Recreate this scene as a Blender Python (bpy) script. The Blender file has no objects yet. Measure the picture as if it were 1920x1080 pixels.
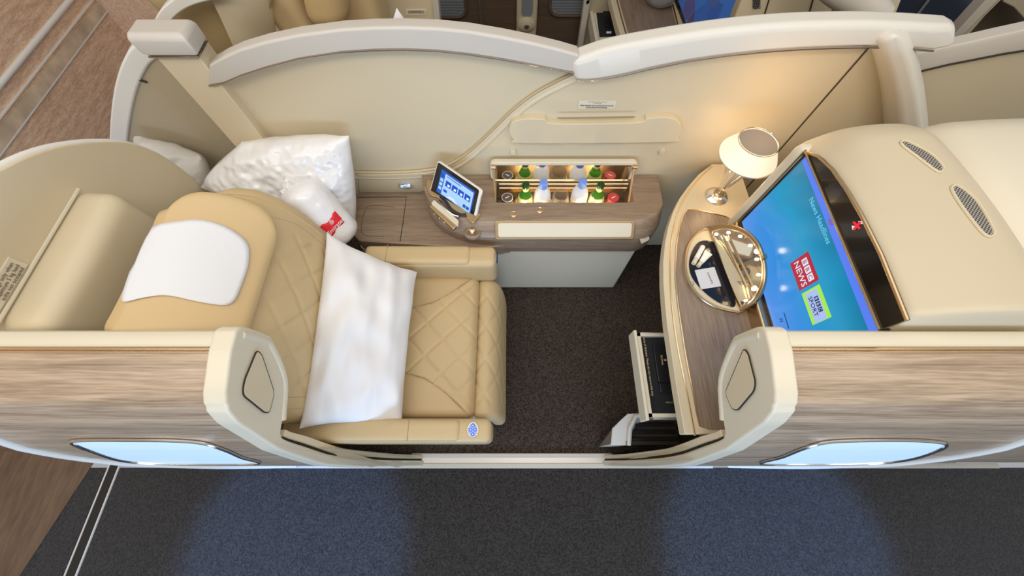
import bpy, bmesh, math, random
from mathutils import Vector, Matrix, noise
from mathutils.bvhtree import BVHTree
random.seed(5)
C = bpy.context.scene.collection
V = Vector
# ------------------------------------------------------------------ camera, light, exposure
H = 2.05; FPX = 700.0; TILT = math.atan(1 / 2.2)
cd = bpy.data.cameras.new('camera'); cam = bpy.data.objects.new('camera', cd); C.objects.link(cam)
cam.location = (0, 0, H); cam.rotation_euler = (TILT, 0, 0)
cd.sensor_width = 36; cd.lens = 36 * FPX / 1920; cd.clip_start = 0.02
S = bpy.context.scene; S.camera = cam
S.view_settings.view_transform = 'Standard'; S.view_settings.look = 'None'
S.view_settings.exposure = -0.20; S.view_settings.gamma = 1; S.view_settings.use_curve_mapping = False
w = bpy.data.worlds.new('cabin'); S.world = w; w.use_nodes = True
w.node_tree.nodes['Background'].inputs[0].default_value = (0.93, 0.95, 1.0, 1)
w.node_tree.nodes['Background'].inputs[1].default_value = 0.46
def area(name, loc, rot, sx, sy, power, col):
    l = bpy.data.lights.new(name, 'AREA'); l.shape = 'RECTANGLE'; l.size = sx; l.size_y = sy
    l.energy = power; l.color = col
    o = bpy.data.objects.new(name, l); C.objects.link(o); o.location = loc; o.rotation_euler = rot; return o
def point(name, loc, power, col, r=0.02):
    l = bpy.data.lights.new(name, 'POINT'); l.energy = power; l.color = col; l.shadow_soft_size = r
    o = bpy.data.objects.new(name, l); C.objects.link(o); o.location = loc; return o
def spot(name, loc, tgt, power, col, ang, blend, r=0.02):
    l = bpy.data.lights.new(name, 'SPOT'); l.energy = power; l.color = col; l.spot_size = math.radians(ang)
    l.spot_blend = blend; l.shadow_soft_size = r
    o = bpy.data.objects.new(name, l); C.objects.link(o); o.location = loc
    o.rotation_euler = (V(tgt) - V(loc)).to_track_quat('-Z', 'Y').to_euler(); return o
area('ceiling_light', (-0.1, 0.75, 2.75), (0, 0, 0), 5.0, 1.2, 29, (1.0, 0.93, 0.83))
area('aisle_fill_light', (0.0, -0.25, 2.75), (math.radians(40), 0, 0), 4.8, 0.4, 40, (1.0, 0.90, 0.76))  # added warm fill tilted at the back wall to brighten upright panels
area('aisle_daylight', (0.0, -2.3, 0.95), (math.radians(92), 0, 0), 3.8, 0.7, 74, (0.46, 0.68, 1.0))
for sx in (-0.98, 1.2):
    spot('aisle_spot', (sx * .8, -0.85, 2.9), (sx, -0.42, 0), 600, (0.16, 0.40, 1.0), 22, 0.4, 0.06)

# ------------------------------------------------------------------ pixel rays -> points in the place
CT, ST = math.cos(TILT), math.sin(TILT)
def ray(u, v):
    a = u - 960.0; b = 540.0 - v
    return V((a, ST * FPX + CT * b, -CT * FPX + ST * b))
O = V((0, 0, H))
def pz(u, v, z): d = ray(u, v); return O + d * ((z - H) / d.z)
def py(u, v, y): d = ray(u, v); return O + d * (y / d.y)
def px(u, v, x): d = ray(u, v); return O + d * (x / d.x)
def ppl(u, v, p, n): d = ray(u, v); return O + d * ((p - O).dot(n) / d.dot(n))
def lerp(a, b, t): return a + (b - a) * t
def interp(x, pts):
    if x <= pts[0][0]: return pts[0][1]
    for (x0, y0), (x1, y1) in zip(pts, pts[1:]):
        if x <= x1: return y0 + (y1 - y0) * (x - x0) / (x1 - x0)
    return pts[-1][1]
def smooth(pts, n=8, closed=False):
    P = [V(p) for p in pts]; out = []; m = len(P)
    rng = range(m if closed else m - 1)
    for i in rng:
        p1, p2 = P[i], P[(i + 1) % m]
        p0 = P[i - 1] if (i > 0 or closed) else p1 * 2 - p2
        p3 = P[(i + 2) % m] if (i + 2 < m or closed) else p2 * 2 - p1
        for k in range(n):
            t = k / n
            out.append(0.5 * ((2 * p1) + (p2 - p0) * t + (2 * p0 - 5 * p1 + 4 * p2 - p3) * t * t + (3 * p1 - p0 - 3 * p2 + p3) * t ** 3))
    if not closed: out.append(P[-1])
    return out
def rounded(poly, r, n=5):
    P = [V(p) for p in poly]; out = []; m = len(P)
    for i in range(m):
        p, a, b = P[i], P[i - 1], P[(i + 1) % m]
        da, db = (a - p), (b - p)
        rr = min(r, da.length * .45, db.length * .45)
        s, e = p + da.normalized() * rr, p + db.normalized() * rr
        for k in range(n + 1):
            t = k / n; out.append(s * (1 - t) ** 2 + p * 2 * t * (1 - t) + e * t * t)
    return out

# ------------------------------------------------------------------ materials
MATS = {}
def mat(name, col, rough=0.5, metal=0.0, bump=None, var=None, emit=None, trans=0.0, ior=1.45, coat=0.0, sheen=0.0, spec=0.5):
    m = bpy.data.materials.new(name); m.use_nodes = True; nt = m.node_tree; b = nt.nodes['Principled BSDF']
    c4 = (col[0], col[1], col[2], 1)
    b.inputs['Base Color'].default_value = c4; b.inputs['Roughness'].default_value = rough
    b.inputs['Metallic'].default_value = metal; b.inputs['IOR'].default_value = ior
    b.inputs['Transmission Weight'].default_value = trans; b.inputs['Coat Weight'].default_value = coat
    b.inputs['Sheen Weight'].default_value = sheen; b.inputs['Specular IOR Level'].default_value = spec
    if emit:
        b.inputs['Emission Color'].default_value = (*emit[0], 1); b.inputs['Emission Strength'].default_value = emit[1]
    tc = nt.nodes.new('ShaderNodeTexCoord')
    if var:   # (scale, amount)
        n = nt.nodes.new('ShaderNodeTexNoise'); n.inputs['Scale'].default_value = var[0]; n.inputs['Detail'].default_value = 4
        nt.links.new(tc.outputs['Object'], n.inputs['Vector'])
        r = nt.nodes.new('ShaderNodeMapRange'); r.inputs['From Min'].default_value = .3; r.inputs['From Max'].default_value = .7
        r.inputs['To Min'].default_value = 1 - var[1]; r.inputs['To Max'].default_value = 1 + var[1]
        nt.links.new(n.outputs['Fac'], r.inputs['Value'])
        mx = nt.nodes.new('ShaderNodeVectorMath'); mx.operation = 'SCALE'; mx.inputs[0].default_value = col[:3]
        nt.links.new(r.outputs[0], mx.inputs['Scale']); nt.links.new(mx.outputs[0], b.inputs['Base Color'])
    if bump:  # (scale, strength, distance)
        n = nt.nodes.new('ShaderNodeTexNoise'); n.inputs['Scale'].default_value = bump[0]; n.inputs['Detail'].default_value = 3
        nt.links.new(tc.outputs['Object'], n.inputs['Vector'])
        bp = nt.nodes.new('ShaderNodeBump'); bp.inputs['Strength'].default_value = bump[1]; bp.inputs['Distance'].default_value = bump[2]
        nt.links.new(n.outputs['Fac'], bp.inputs['Height']); nt.links.new(bp.outputs[0], b.inputs['Normal'])
    return m
def wood(name, stretch, c0, c1, rough=0.38, coat=0.25):
    m = bpy.data.materials.new(name); m.use_nodes = True; nt = m.node_tree; b = nt.nodes['Principled BSDF']
    b.inputs['Roughness'].default_value = rough; b.inputs['Coat Weight'].default_value = coat; b.inputs['Coat Roughness'].default_value = .3
    tc = nt.nodes.new('ShaderNodeTexCoord'); mp = nt.nodes.new('ShaderNodeMapping'); mp.inputs['Scale'].default_value = stretch
    nt.links.new(tc.outputs['Object'], mp.inputs['Vector'])
    n1 = nt.nodes.new('ShaderNodeTexNoise'); n1.inputs['Scale'].default_value = 1; n1.inputs['Detail'].default_value = 7; n1.inputs['Roughness'].default_value = .62
    n1.inputs['Distortion'].default_value = .35
    n2 = nt.nodes.new('ShaderNodeTexNoise'); n2.inputs['Scale'].default_value = 5.5; n2.inputs['Detail'].default_value = 4
    for n in (n1, n2): nt.links.new(mp.outputs[0], n.inputs['Vector'])
    ad = nt.nodes.new('ShaderNodeMix'); ad.inputs['Factor'].default_value = .45
    nt.links.new(n1.outputs['Fac'], ad.inputs[2]); nt.links.new(n2.outputs['Fac'], ad.inputs[3])
    cr = nt.nodes.new('ShaderNodeValToRGB'); e = cr.color_ramp.elements
    e[0].position = .36; e[0].color = (*c0, 1); e[1].position = .64; e[1].color = (*c1, 1)
    nt.links.new(ad.outputs[0], cr.inputs[0]); nt.links.new(cr.outputs[0], b.inputs['Base Color'])
    bp = nt.nodes.new('ShaderNodeBump'); bp.inputs['Strength'].default_value = .12; bp.inputs['Distance'].default_value = .002
    nt.links.new(ad.outputs[0], bp.inputs['Height']); nt.links.new(bp.outputs[0], b.inputs['Normal'])
    return m
def carpet(name, c0, c1, scale, depth):
    m = bpy.data.materials.new(name); m.use_nodes = True; nt = m.node_tree; b = nt.nodes['Principled BSDF']
    b.inputs['Roughness'].default_value = 1; b.inputs['Specular IOR Level'].default_value = .1; b.inputs['Sheen Weight'].default_value = .3
    tc = nt.nodes.new('ShaderNodeTexCoord')
    n1 = nt.nodes.new('ShaderNodeTexNoise'); n1.inputs['Scale'].default_value = scale; n1.inputs['Detail'].default_value = 5; n1.inputs['Roughness'].default_value = .7
    nt.links.new(tc.outputs['Object'], n1.inputs['Vector'])
    cr = nt.nodes.new('ShaderNodeValToRGB'); e = cr.color_ramp.elements
    e[0].position = .4; e[0].color = (*c0, 1); e[1].position = .66; e[1].color = (*c1, 1)
    nt.links.new(n1.outputs['Fac'], cr.inputs[0]); nt.links.new(cr.outputs[0], b.inputs['Base Color'])
    bp = nt.nodes.new('ShaderNodeBump'); bp.inputs['Strength'].default_value = .8; bp.inputs['Distance'].default_value = depth
    nt.links.new(n1.outputs['Fac'], bp.inputs['Height']); nt.links.new(bp.outputs[0], b.inputs['Normal'])
    return m
cream = mat('cream_panel', (0.66, 0.57, 0.40), .42, bump=(900, .06, .0006))
cream_l = mat('pale_cream_plastic', (0.69, 0.635, 0.50), .36)
cap_m = mat('warm_grey_cap', (0.56, 0.52, 0.46), .38)
pale_c = mat('pale_cap', (0.68, 0.65, 0.58), .36)
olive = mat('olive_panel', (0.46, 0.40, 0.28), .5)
white_t = mat('white_trim', (0.78, 0.78, 0.74), .35)
leather = mat('tan_leather', (0.56, 0.425, 0.235), .45, bump=(420, .12, .001), var=(3, .04))
leather_h = mat('tan_headrest_leather', (0.60, 0.44, 0.23), .42, bump=(420, .1, .001))
seam = mat('leather_seam', (0.36, 0.27, 0.15), .6)
cloth_w = mat('white_cotton', (0.78, 0.78, 0.80), .85, bump=(60, .12, .004), sheen=.2)
cloth_b = mat('white_nonwoven', (0.74, 0.76, 0.80), .8)
plastic_w = mat('wrapped_white_plastic', (0.80, 0.80, 0.81), .28, bump=(26, .45, .008), coat=.5)
gold = mat('polished_gold', (0.88, 0.66, 0.40), .22, 1)
gold_d = mat('brushed_gold', (0.62, 0.45, 0.26), .3, 1)
chrome = mat('chrome', (0.80, 0.78, 0.76), .12, 1)
trim_c = mat('bronze_chrome_trim', (.42, .34, .27), .22, 1)
steel = mat('brushed_metal', (0.50, 0.49, 0.48), .42, 1)
black = mat('black_plastic', (0.012, 0.012, 0.014), .35)
gloss = mat('black_glass', (0.015, 0.011, 0.009), .12, coat=.3)
felt = mat('black_felt', (0.014, 0.016, 0.02), .9)
dark = mat('dark_gap', (0.03, 0.025, 0.02), .8)
mirror = mat('mirror_glass', (0.86, 0.84, 0.80), .03, 1)
shade_m = mat('lampshade', (0.55, 0.50, 0.42), .5, emit=((1.0, .80, .58), .85))
led_w = mat('led_bulb', (1, .9, .6), .4, emit=((1.0, .82, .42), 9))
strip_w = mat('bar_light', (1, .9, .6), .4, emit=((1.0, .74, .28), 12))
panel_b = mat('frosted_light', (0.62, .76, .86), .4, emit=((.50, .72, .95), .38))
blue_btn = mat('blue_button', (0.03, .09, .55), .3, emit=((.05, .16, .9), .7))
blue_lite = mat('button_icon', (0.7, .85, 1), .4, emit=((.6, .8, 1), .8))
btn_base = mat('button_plate', (0.45, .5, .62), .4)
grille = mat('vent_grille', (0.42, 0.40, 0.35), .6)
_n = grille.node_tree; _c = _n.nodes.new('ShaderNodeTexChecker'); _c.inputs['Scale'].default_value = 230
_c.inputs['Color1'].default_value = (.03, .028, .025, 1); _c.inputs['Color2'].default_value = (.36, .34, .30, 1)
_n.links.new([x for x in _n.nodes if x.type == 'TEX_COORD'][0].outputs['Object'], _c.inputs['Vector']); _n.links.new(_c.outputs[0], _n.nodes['Principled BSDF'].inputs['Base Color'])
text_d = mat('printed_text', (0.22, 0.19, 0.14), .7)
placard = mat('placard', (0.72, 0.66, 0.52), .5)
red_t = mat('red_tag', (0.72, 0.015, 0.03), .5)
white_p = mat('white_print', (0.9, .88, .86), .5)
gold_p = mat('gold_print', (0.75, .55, .28), .4)
wood_x = wood('wood_along_wall', (1.8, 44, 44), (.225, .150, .092), (.53, .405, .285))
wood_c = wood('wood_console', (2.2, 42, 42), (.19, .13, .088), (.33, .245, .175))
wood_y = wood('wood_desk', (38, 2.4, 38), (.19, .132, .09), (.33, .245, .175))
wood_d = wood('dark_wood', (2, 30, 30), (.07, .045, .03), (.11, .075, .05), .5, .05)
wood_f = wood('wood_floor', (12, 2, 12), (.12, .075, .045), (.22, .145, .09), .5, .1)
wood_w = wood('wood_bulkhead', (70, 9, 60), (.55, .34, .21), (.90, .68, .50), .6, .1)
carp_s = carpet('suite_carpet', (.020, .013, .009), (.115, .082, .062), 130, .006)
carp_a = carpet('aisle_carpet', (.017, .014, .012), (.066, .060, .055), 150, .004)
blind = mat('window_blind', (.17, .19, .21), .6)
glass_g = mat('green_glass', (.10, .38, .06), .06, trans=.85, ior=1.3)
glass_c = mat('clear_glass', (.96, .95, .9), .06, trans=.86, ior=1.45, coat=.5)
water_m = mat('frosted_water_bottle', (.80, .84, .93), .22, trans=.45, ior=1.15, emit=((1, .93, .8), .10))  # faint emission stands in for bar light shining through the bottle
label_w = mat('bottle_label', (.92, .88, .78), .5)
blue_cap = mat('blue_bottle_cap', (.16, .30, .80), .45)
label_g = mat('green_bottle_label', (.72, .74, .35), .5)
red_lid = mat('red_jar_lid', (.55, .05, .05), .4)
dk_lid = mat('dark_jar_lid', (.07, .05, .05), .4)
nuts = mat('jar_contents', (.62, .40, .18), .5)

# ------------------------------------------------------------------ mesh builders: a geometry is (verts, faces)
ORG = V((0, 0, 0))
GEO = {}
def merge(*gs):
    vs, fs = [], []
    for g in gs:
        o = len(vs); vs += [V(p) for p in g[0]]; fs += [tuple(i + o for i in f) for f in g[1]]
    return vs, fs
def link(name, geo, m, org, sm=True, bevel=0, bseg=3, sub=0, solid=0, weld=False):
    me = bpy.data.meshes.new(name)
    me.from_pydata([tuple(V(p) - org) for p in geo[0]], [], [tuple(f) for f in geo[1]])
    bm = bmesh.new(); bm.from_mesh(me)
    if weld: bmesh.ops.remove_doubles(bm, verts=bm.verts, dist=1e-5)
    bmesh.ops.recalc_face_normals(bm, faces=bm.faces); bm.to_mesh(me); bm.free()
    me.materials.append(m)
    for p in me.polygons: p.use_smooth = sm
    o = bpy.data.objects.new(name, me); C.objects.link(o)
    if solid:
        md = o.modifiers.new('solid', 'SOLIDIFY'); md.thickness = solid; md.offset = 0
    if bevel:
        md = o.modifiers.new('bevel', 'BEVEL'); md.width = bevel; md.segments = bseg; md.limit_method = 'ANGLE'; md.angle_limit = math.radians(35); md.harden_normals = False
    if sub:
        md = o.modifiers.new('sub', 'SUBSURF'); md.levels = sub; md.render_levels = sub
    if sm and not sub:
        try: me.set_sharp_from_angle(angle=math.radians(42))
        except Exception: pass
    return o
def thing(name, label, cat, loc=(0, 0, 0), group=None):
    global ORG
    ORG = V(loc)
    o = bpy.data.objects.new(name, None); C.objects.link(o); o.location = loc; o.empty_display_size = .05
    o['label'] = label; o['category'] = cat
    if group: o['group'] = group
    return o
def part(name, geo, m, parent, label=None, kind=None, **k):
    root = parent
    while root.parent: root = root.parent
    o = link(name, geo, m, root.location.copy(), **k); o.parent = parent
    if label: o['label'] = label
    if kind: o['kind'] = kind
    return o
def solo(name, geo, m, label=None, cat=None, group=None, kind=None, **k):
    vs = geo[0]; n = len(vs)
    c = V((sum(p[0] for p in vs) / n, sum(p[1] for p in vs) / n, min(p[2] for p in vs)))
    o = link(name, geo, m, c, **k); o.location = c
    if label: o['label'] = label
    if cat: o['category'] = cat
    if group: o['group'] = group
    if kind: o['kind'] = kind
    return o
def dup(root, loc, label=None):
    r = root.copy(); C.objects.link(r); r.location = loc
    if label: r['label'] = label
    for ch in list(root.children):
        c = ch.copy(); C.objects.link(c); c.parent = r
        for g in list(ch.children):
            d = g.copy(); C.objects.link(d); d.parent = c
    return r
def box(x0, x1, y0, y1, z0, z1):
    v = [V((x, y, z)) for x in (x0, x1) for y in (y0, y1) for z in (z0, z1)]
    return v, [(0, 1, 3, 2), (4, 6, 7, 5), (0, 4, 5, 1), (2, 3, 7, 6), (0, 2, 6, 4), (1, 5, 7, 3)]
def prism(poly, d):
    n = len(poly); d = V(d)
    v = [V(p) for p in poly] + [V(p) + d for p in poly]
    f = [tuple(range(n))[::-1], tuple(range(n, 2 * n))] + [(i, (i + 1) % n, n + (i + 1) % n, n + i) for i in range(n)]
    return v, f
def loft(rings, cap=True, closed=True):
    n = len(rings[0]); v = []; f = []
    for r in rings: v += [V(p) for p in r]
    for a in range(len(rings) - 1):
        for i in range(n if closed else n - 1):
            j = (i + 1) % n
            f.append((a * n + i, a * n + j, (a + 1) * n + j, (a + 1) * n + i))
    if cap and closed:
        f.append(tuple(range(n))[::-1]); f.append(tuple((len(rings) - 1) * n + i for i in range(n)))
    return v, f
def tube(path, r, seg=10, closed=False):
    P = [V(p) for p in path]; rings = []; m = len(P); prev = None
    for i, p in enumerate(P):
        t = (P[(i + 1) % m] - P[i - 1]) if (closed or 0 < i < m - 1) else (P[1] - P[0] if i == 0 else P[-1] - P[-2])
        t.normalize()
        if prev is None:
            a = V((0, 0, 1)) if abs(t.z) < .9 else V((1, 0, 0))
            nrm = t.cross(a).normalized()
        else:
            nrm = (prev - t * prev.dot(t)).normalized()
        prev = nrm; bn = t.cross(nrm); rr = r[i] if isinstance(r, (list, tuple)) else r
        rings.append([p + (nrm * math.cos(2 * math.pi * k / seg) + bn * math.sin(2 * math.pi * k / seg)) * rr for k in range(seg)])
    if closed: rings.append(rings[0]); return loft(rings, cap=False)
    return loft(rings)
def lathe(c, prof, seg=32, sx=1, sy=1):
    c = V(c); rings = [[c + V((r * sx * math.cos(2 * math.pi * k / seg), r * sy * math.sin(2 * math.pi * k / seg), z)) for k in range(seg)] for r, z in prof]
    return loft(rings)
def ball(c, r, seg=10, sz=1):
    return lathe(c, [(r * math.sin(math.pi * i / 8) + 1e-4, -r * sz * math.cos(math.pi * i / 8)) for i in range(9)], seg)
def softbox(h, r, n, puff=0, fn=None):
    idx = {}; vs = []; fs = []
    def vert(i, j, k):
        key = (i, j, k)
        if key in idx: return idx[key]
        q = [(a / b * 2 - 1) * c for a, b, c in zip(key, n, h)]
        c = [max(-(hh - r), min(hh - r, x)) for x, hh in zip(q, h)]
        d = V(q) - V(c)
        p = V(c) + (d.normalized() * r if d.length > 1e-9 else d)
        if puff:
            s = (1 - (p.x / h[0]) ** 2) * (1 - (p.y / h[1]) ** 2)
            p.z += (1 if q[2] > 0 else -1) * puff * max(s, 0) * abs(q[2]) / h[2]
        if fn: p = V(fn(p))
        idx[key] = len(vs); vs.append(p); return idx[key]
    nx, ny, nz = n
    for k in (0, nz):
        for i in range(nx):
            for j in range(ny): fs.append((vert(i, j, k), vert(i + 1, j, k), vert(i + 1, j + 1, k), vert(i, j + 1, k)))
    for j in (0, ny):
        for i in range(nx):
            for k in range(nz): fs.append((vert(i, j, k), vert(i + 1, j, k), vert(i + 1, j, k + 1), vert(i, j, k + 1)))
    for i in (0, nx):
        for j in range(ny):
            for k in range(nz): fs.append((vert(i, j, k), vert(i, j + 1, k), vert(i, j + 1, k + 1), vert(i, j, k + 1)))
    return vs, fs
def quilt(a, b, s=.105):
    p = (a + b) / s; q = (a - b) / s
    d = min(abs(p - round(p)), abs(q - round(q)))
    return -0.0058 * math.exp(-(d / .042) ** 2)
def pillow(c00, c10, c11, c01, th, n=60, wr=.006, seed=0, sag=.05, ear=.03, sc=7, pw=3.0):
    c00, c10, c11, c01 = map(V, (c00, c10, c11, c01))
    nrm = ((c10 - c00).cross(c01 - c00)).normalized(); vs = []; fs = []
    def P(a, b, s):
        aa = a * (1 - sag * (1 - b * b)) * (1 + ear * (abs(b) ** 4)); bb = b * (1 - sag * (1 - a * a)) * (1 + ear * abs(a) ** 4)
        u, v = (aa + 1) / 2, (bb + 1) / 2
        p = c00 * (1 - u) * (1 - v) + c10 * u * (1 - v) + c11 * u * v + c01 * (1 - u) * v
        e = max(0, 1 - abs(a) ** pw) * max(0, 1 - abs(b) ** pw)
        h = th * math.sqrt(e) * .5
        q = p * sc + V((seed, seed * 2, s))
        h += wr * noise.noise(q) * min(1, e * 4) + wr * .6 * noise.noise(V((q.x * 2.6, q.y * 1.3, q.z * 3))) * min(1, e * 4)
        edge = wr * 1.2 * noise.noise(V((a * 3 + seed, b * 3, 4)))
        return p + nrm * (h * s + edge)
    for s in (1, -1):
        o = len(vs)
        for i in range(n + 1):
            for j in range(n + 1): vs.append(P(i / n * 2 - 1, j / n * 2 - 1, s))
        for i in range(n):
            for j in range(n):
                a = o + i * (n + 1) + j; fs.append((a, a + 1, a + n + 2, a + n + 1))
    return vs, fs
def bvh(*geos):
    v, f = merge(*geos); return BVHTree.FromPolygons(v, f)
def cast(tree, u, v, off=0.003):
    d = ray(u, v).normalized(); loc, nr, i, dist = tree.ray_cast(O, d)
    if loc is None: return None
    if nr.dot(d) > 0: nr = -nr
    return loc + nr * off
def sheet(c00, c10, c11, c01, n, m, fn):   # pixel quad -> surface points
    vs = []; fs = []
    for i in range(n + 1):
        for j in range(m + 1):
            a, b = i / n, j / m
            uv = V(c00) * (1 - a) * (1 - b) + V(c10) * a * (1 - b) + V(c11) * a * b + V(c01) * (1 - a) * b
            vs.append(fn(uv.x, uv.y))
    for i in range(n):
        for j in range(m):
            a = i * (m + 1) + j; fs.append((a, a + 1, a + m + 2, a + m + 1))
    return vs, fs
def text_geo(body, org, ex, ey, size, th=.0006, align='CENTER'):
    cu = bpy.data.curves.new('t', 'FONT'); cu.body = body; cu.size = size; cu.align_x = align; cu.align_y = 'CENTER'
    cu.resolution_u = 2; cu.extrude = th
    ob = bpy.data.objects.new('t', cu); C.objects.link(ob)
    dg = bpy.context.evaluated_depsgraph_get(); dg.update()
    me = bpy.data.meshes.new_from_object(ob.evaluated_get(dg))
    ex = V(ex).normalized(); ey = V(ey).normalized(); ez = ex.cross(ey)
    vs = [V(org) + ex * p.co.x + ey * p.co.y + ez * p.co.z for p in me.vertices]
    fs = [tuple(p.vertices) for p in me.polygons]
    bpy.data.objects.remove(ob); bpy.data.curves.remove(cu); bpy.data.meshes.remove(me)
    return vs, fs
def fan(boundary, K, fn):
    B = [V((b[0], b[1], 0)) for b in boundary]; c = sum(B, V()) / len(B); n = len(B)
    vs = []; last = None
    p = fn(c.x, c.y); vs.append(p)
    for k in range(1, K + 1):
        for i, b in enumerate(B):
            q = c + (b - c) * (k / K); p = fn(q.x, q.y)
            if p is None:
                pr = vs[0] if k == 1 else vs[1 + (k - 2) * n + i]
                p = pz(q.x, q.y, pr.z - .003)
            vs.append(p)
    fs = [(0, 1 + i, 1 + (i + 1) % n) for i in range(n)]
    for k in range(1, K):
        for i in range(n):
            a = 1 + (k - 1) * n; b = 1 + k * n; j = (i + 1) % n
            fs.append((a + i, b + i, b + j, a + j))
    return vs, fs
def q2(pts, r=0, n=5, closed=True):
    P = [V((a, b, 0)) for a, b in pts]
    return [(p.x, p.y) for p in (rounded(P, r, n) if r else P)]
def s2(pts, n=6, closed=False): return [(p.x, p.y) for p in smooth([V((a, b, 0)) for a, b in pts], n, closed)]

# ------------------------------------------------------------------ the setting
solo('floor', box(-6, 6, -4, -.046, -.05, 0), carp_a, kind='structure')
solo('floor', box(-1.42, 4.2, .004, 4.0, -.05, -.001), carp_s, kind='structure')
solo('floor', box(-2.62, -1.42, .03, 4.0, -.05, 0), wood_f, kind='structure')
fw = [pz(190, 845, .004), pz(-160, 845, .004), pz(-500, 1150, .004), pz(-10, 1150, .004)]
solo('floor', prism([V((p.x, p.y, .001)) for p in fw], (0, 0, .004)), wood_f, kind='structure')
solo('trim_1', box(-1.19, .99, -.048, -.024, 0, .014), cap_m, kind='structure', bevel=.003)
solo('trim_2', box(-1.19, 2.2, -.0245, .001, 0, .008), steel, kind='structure')
solo('trim_3', box(-.5, .5, .004, .020, 0, .012), cap_m, kind='structure', bevel=.003)
solo('trim_7', box(1.13, 2.4, -.048, -.026, 0, .014), cap_m, kind='structure', bevel=.003)
a, b = pz(216, 872, 0), pz(133, 1080, 0); dr = (b - a); a = a - dr * .02; b = a + dr * 1.5
sd = V((-dr.y, dr.x, 0)).normalized()
for nm, o0, o1, m, h in (('trim_4', -.024, .024, dark, .003), ('trim_5', -.028, -.022, white_t, .006), ('trim_6', .022, .028, white_t, .006)):
    solo(nm, prism([a + sd * o0, a + sd * o1, b + sd * o1, b + sd * o0], (0, 0, h)), m, kind='structure')
# bulkhead wall on the left with two horizontal rails
BX = -2.62
solo('wall_left', box(BX - .08, BX, -2.5, 4.0, 0, 2.3), wood_w, kind='structure')
solo('trim_8', tube([V((BX + .006, -2.5, .745)), V((BX + .006, 4, .745))], .014), white_t, kind='structure')
solo('trim_9', box(BX, BX + .010, -2.5, 4, .592, .600), white_t, kind='structure')
solo('trim_10', box(BX, BX + .010, -2.5, 4, .600, .655), mat('pale_rail_band', (.62, .50, .36), .5, var=(9, .25)), kind='structure')
solo('trim_11', box(BX, BX + .012, -2.5, 4,   .672, .678), white_t, kind='structure')
# far cabin side wall with two windows and blinds
FY = 2.62
solo('wall_back', box(-1.35, 4.2, FY, FY + .08, 0, 2.3), wood_d, kind='structure')
solo('wall_rear', box(-2.7, -1.35, FY, FY + .08, 0, 2.3), wood_w, kind='structure')
for k, (u0, u1, vb) in enumerate(((790, 876, 31), (1029, 1110, 28))):
    p0, p1 = py(u0, vb, FY), py(u1, vb, FY)
    poly = rounded([V((p0.x, FY, p0.z)), V((p1.x, FY, p0.z)), V((p1.x, FY, p0.z + .42)), V((p0.x, FY, p0.z + .42))], .07)
    wn = solo('window_%d' % (k + 1), prism([p + V((0, -.006, 0)) for p in poly], (0, .01, 0)), blind, kind='structure')
    bar = []
    for j in range(26):
        z = p0.z + .012 + j * .016
        bar.append(box(p0.x + .012 + (.04 if j in (0, 1) else 0), p1.x - .012 - (.04 if j in (0, 1) else 0), FY - .012, FY - .005, z, z + .010))
    solo('window_blind', merge(*bar), blind, kind='structure')
    solo('window_frame', tube([p + V((0, -.008, 0)) for p in poly], .010, 8, True), wood_d, kind='structure')
p0 = py(903, 50, FY); solo('trim_12', box(p0.x - .008, p0.x + .008, FY - .012, FY, .02, 2.2), steel, kind='structure')
p0, p1 = py(968, 60, FY), py(1005, 60, FY)
sc_ = thing('wall_column', 'narrow cream wall column with an oval grille between the two shuttered windows', 'wall column', (p0.x, FY, 0))
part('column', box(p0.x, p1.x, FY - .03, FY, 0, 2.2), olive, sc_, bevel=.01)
cx = (p0.x + p1.x) / 2; zc = py(986, 12, FY - .03).z
part('oval_grille', prism(rounded([V((cx - .035, FY - .034, zc - .06)), V((cx + .035, FY - .034, zc - .06)), V((cx + .035, FY - .034, zc + .2)), V((cx - .035, FY - .034, zc + .2))], .033), (0, .01, 0)), blind, sc_)
zk = py(985, 45, FY - .03).z
kn = part('knob', merge(*[([V((cx + (p.x) , FY - .03 - p.z, zk + p.y * .8)) for p in g[0]], g[1]) for g in (lathe((0, 0, 0), [(.001, .03), (.03, .028), (.058, .012), (.06, 0)], 24),)]), olive, sc_)
part('knob_centre', merge(*[([V((cx + p.x, FY - .06 - p.z, zk + p.y * .8)) for p in g[0]], g[1]) for g in (lathe((0, 0, 0), [(.001, .004), (.016, .003), (.017, 0)], 16),)]), steel, kn)

# ------------------------------------------------------------------ aisle partitions
OUT = [(.234, 1.196), (.215, 1.192), (.14, 1.172), (.118, 1.16), (.105, 1.14), (.08, 1.09), (.055, 1.0), (.03, .91), (.004, .74), (-.014, .6), (-.024, .4), (-.028, .3), (-.03, .15), (-.03, .012)]
INN = [(.268, 1.196), (.285, 1.17), (.292, 1.10), (.285, 1.06), (.215, .965), (.11, .925), (.075, .89), (.062, .75), (.045, .6), (.033, .49), (.024, .3), (.016, .15), (.012, .012)]
def onwall(u, v, off=.006):
    d = ray(u, v)
    for (ya, za), (yb, zb) in zip(OUT, OUT[1:]):
        n = V((0, -(za - zb), (ya - yb)));  n.normalize()
        if n.y > 0: n = -n
        dn = d.dot(n)
        if abs(dn) < 1e-6: continue
        t = (V((0, ya, za)) - O).dot(n) / dn; p = O + d * t
        if t > 0 and zb - 1e-4 <= p.z <= za + 1e-4: return p + n * off
    ya, za = .0 - .014, .6
    t = (za - H) / d.z; p = O + d * t
    return V((p.x, interp(p.z, sorted([(z, y) for y, z in OUT])) - off, p.z))
def wallring(fx, poly): return [V((fx(z), y, z)) for y, z in poly]
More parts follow.
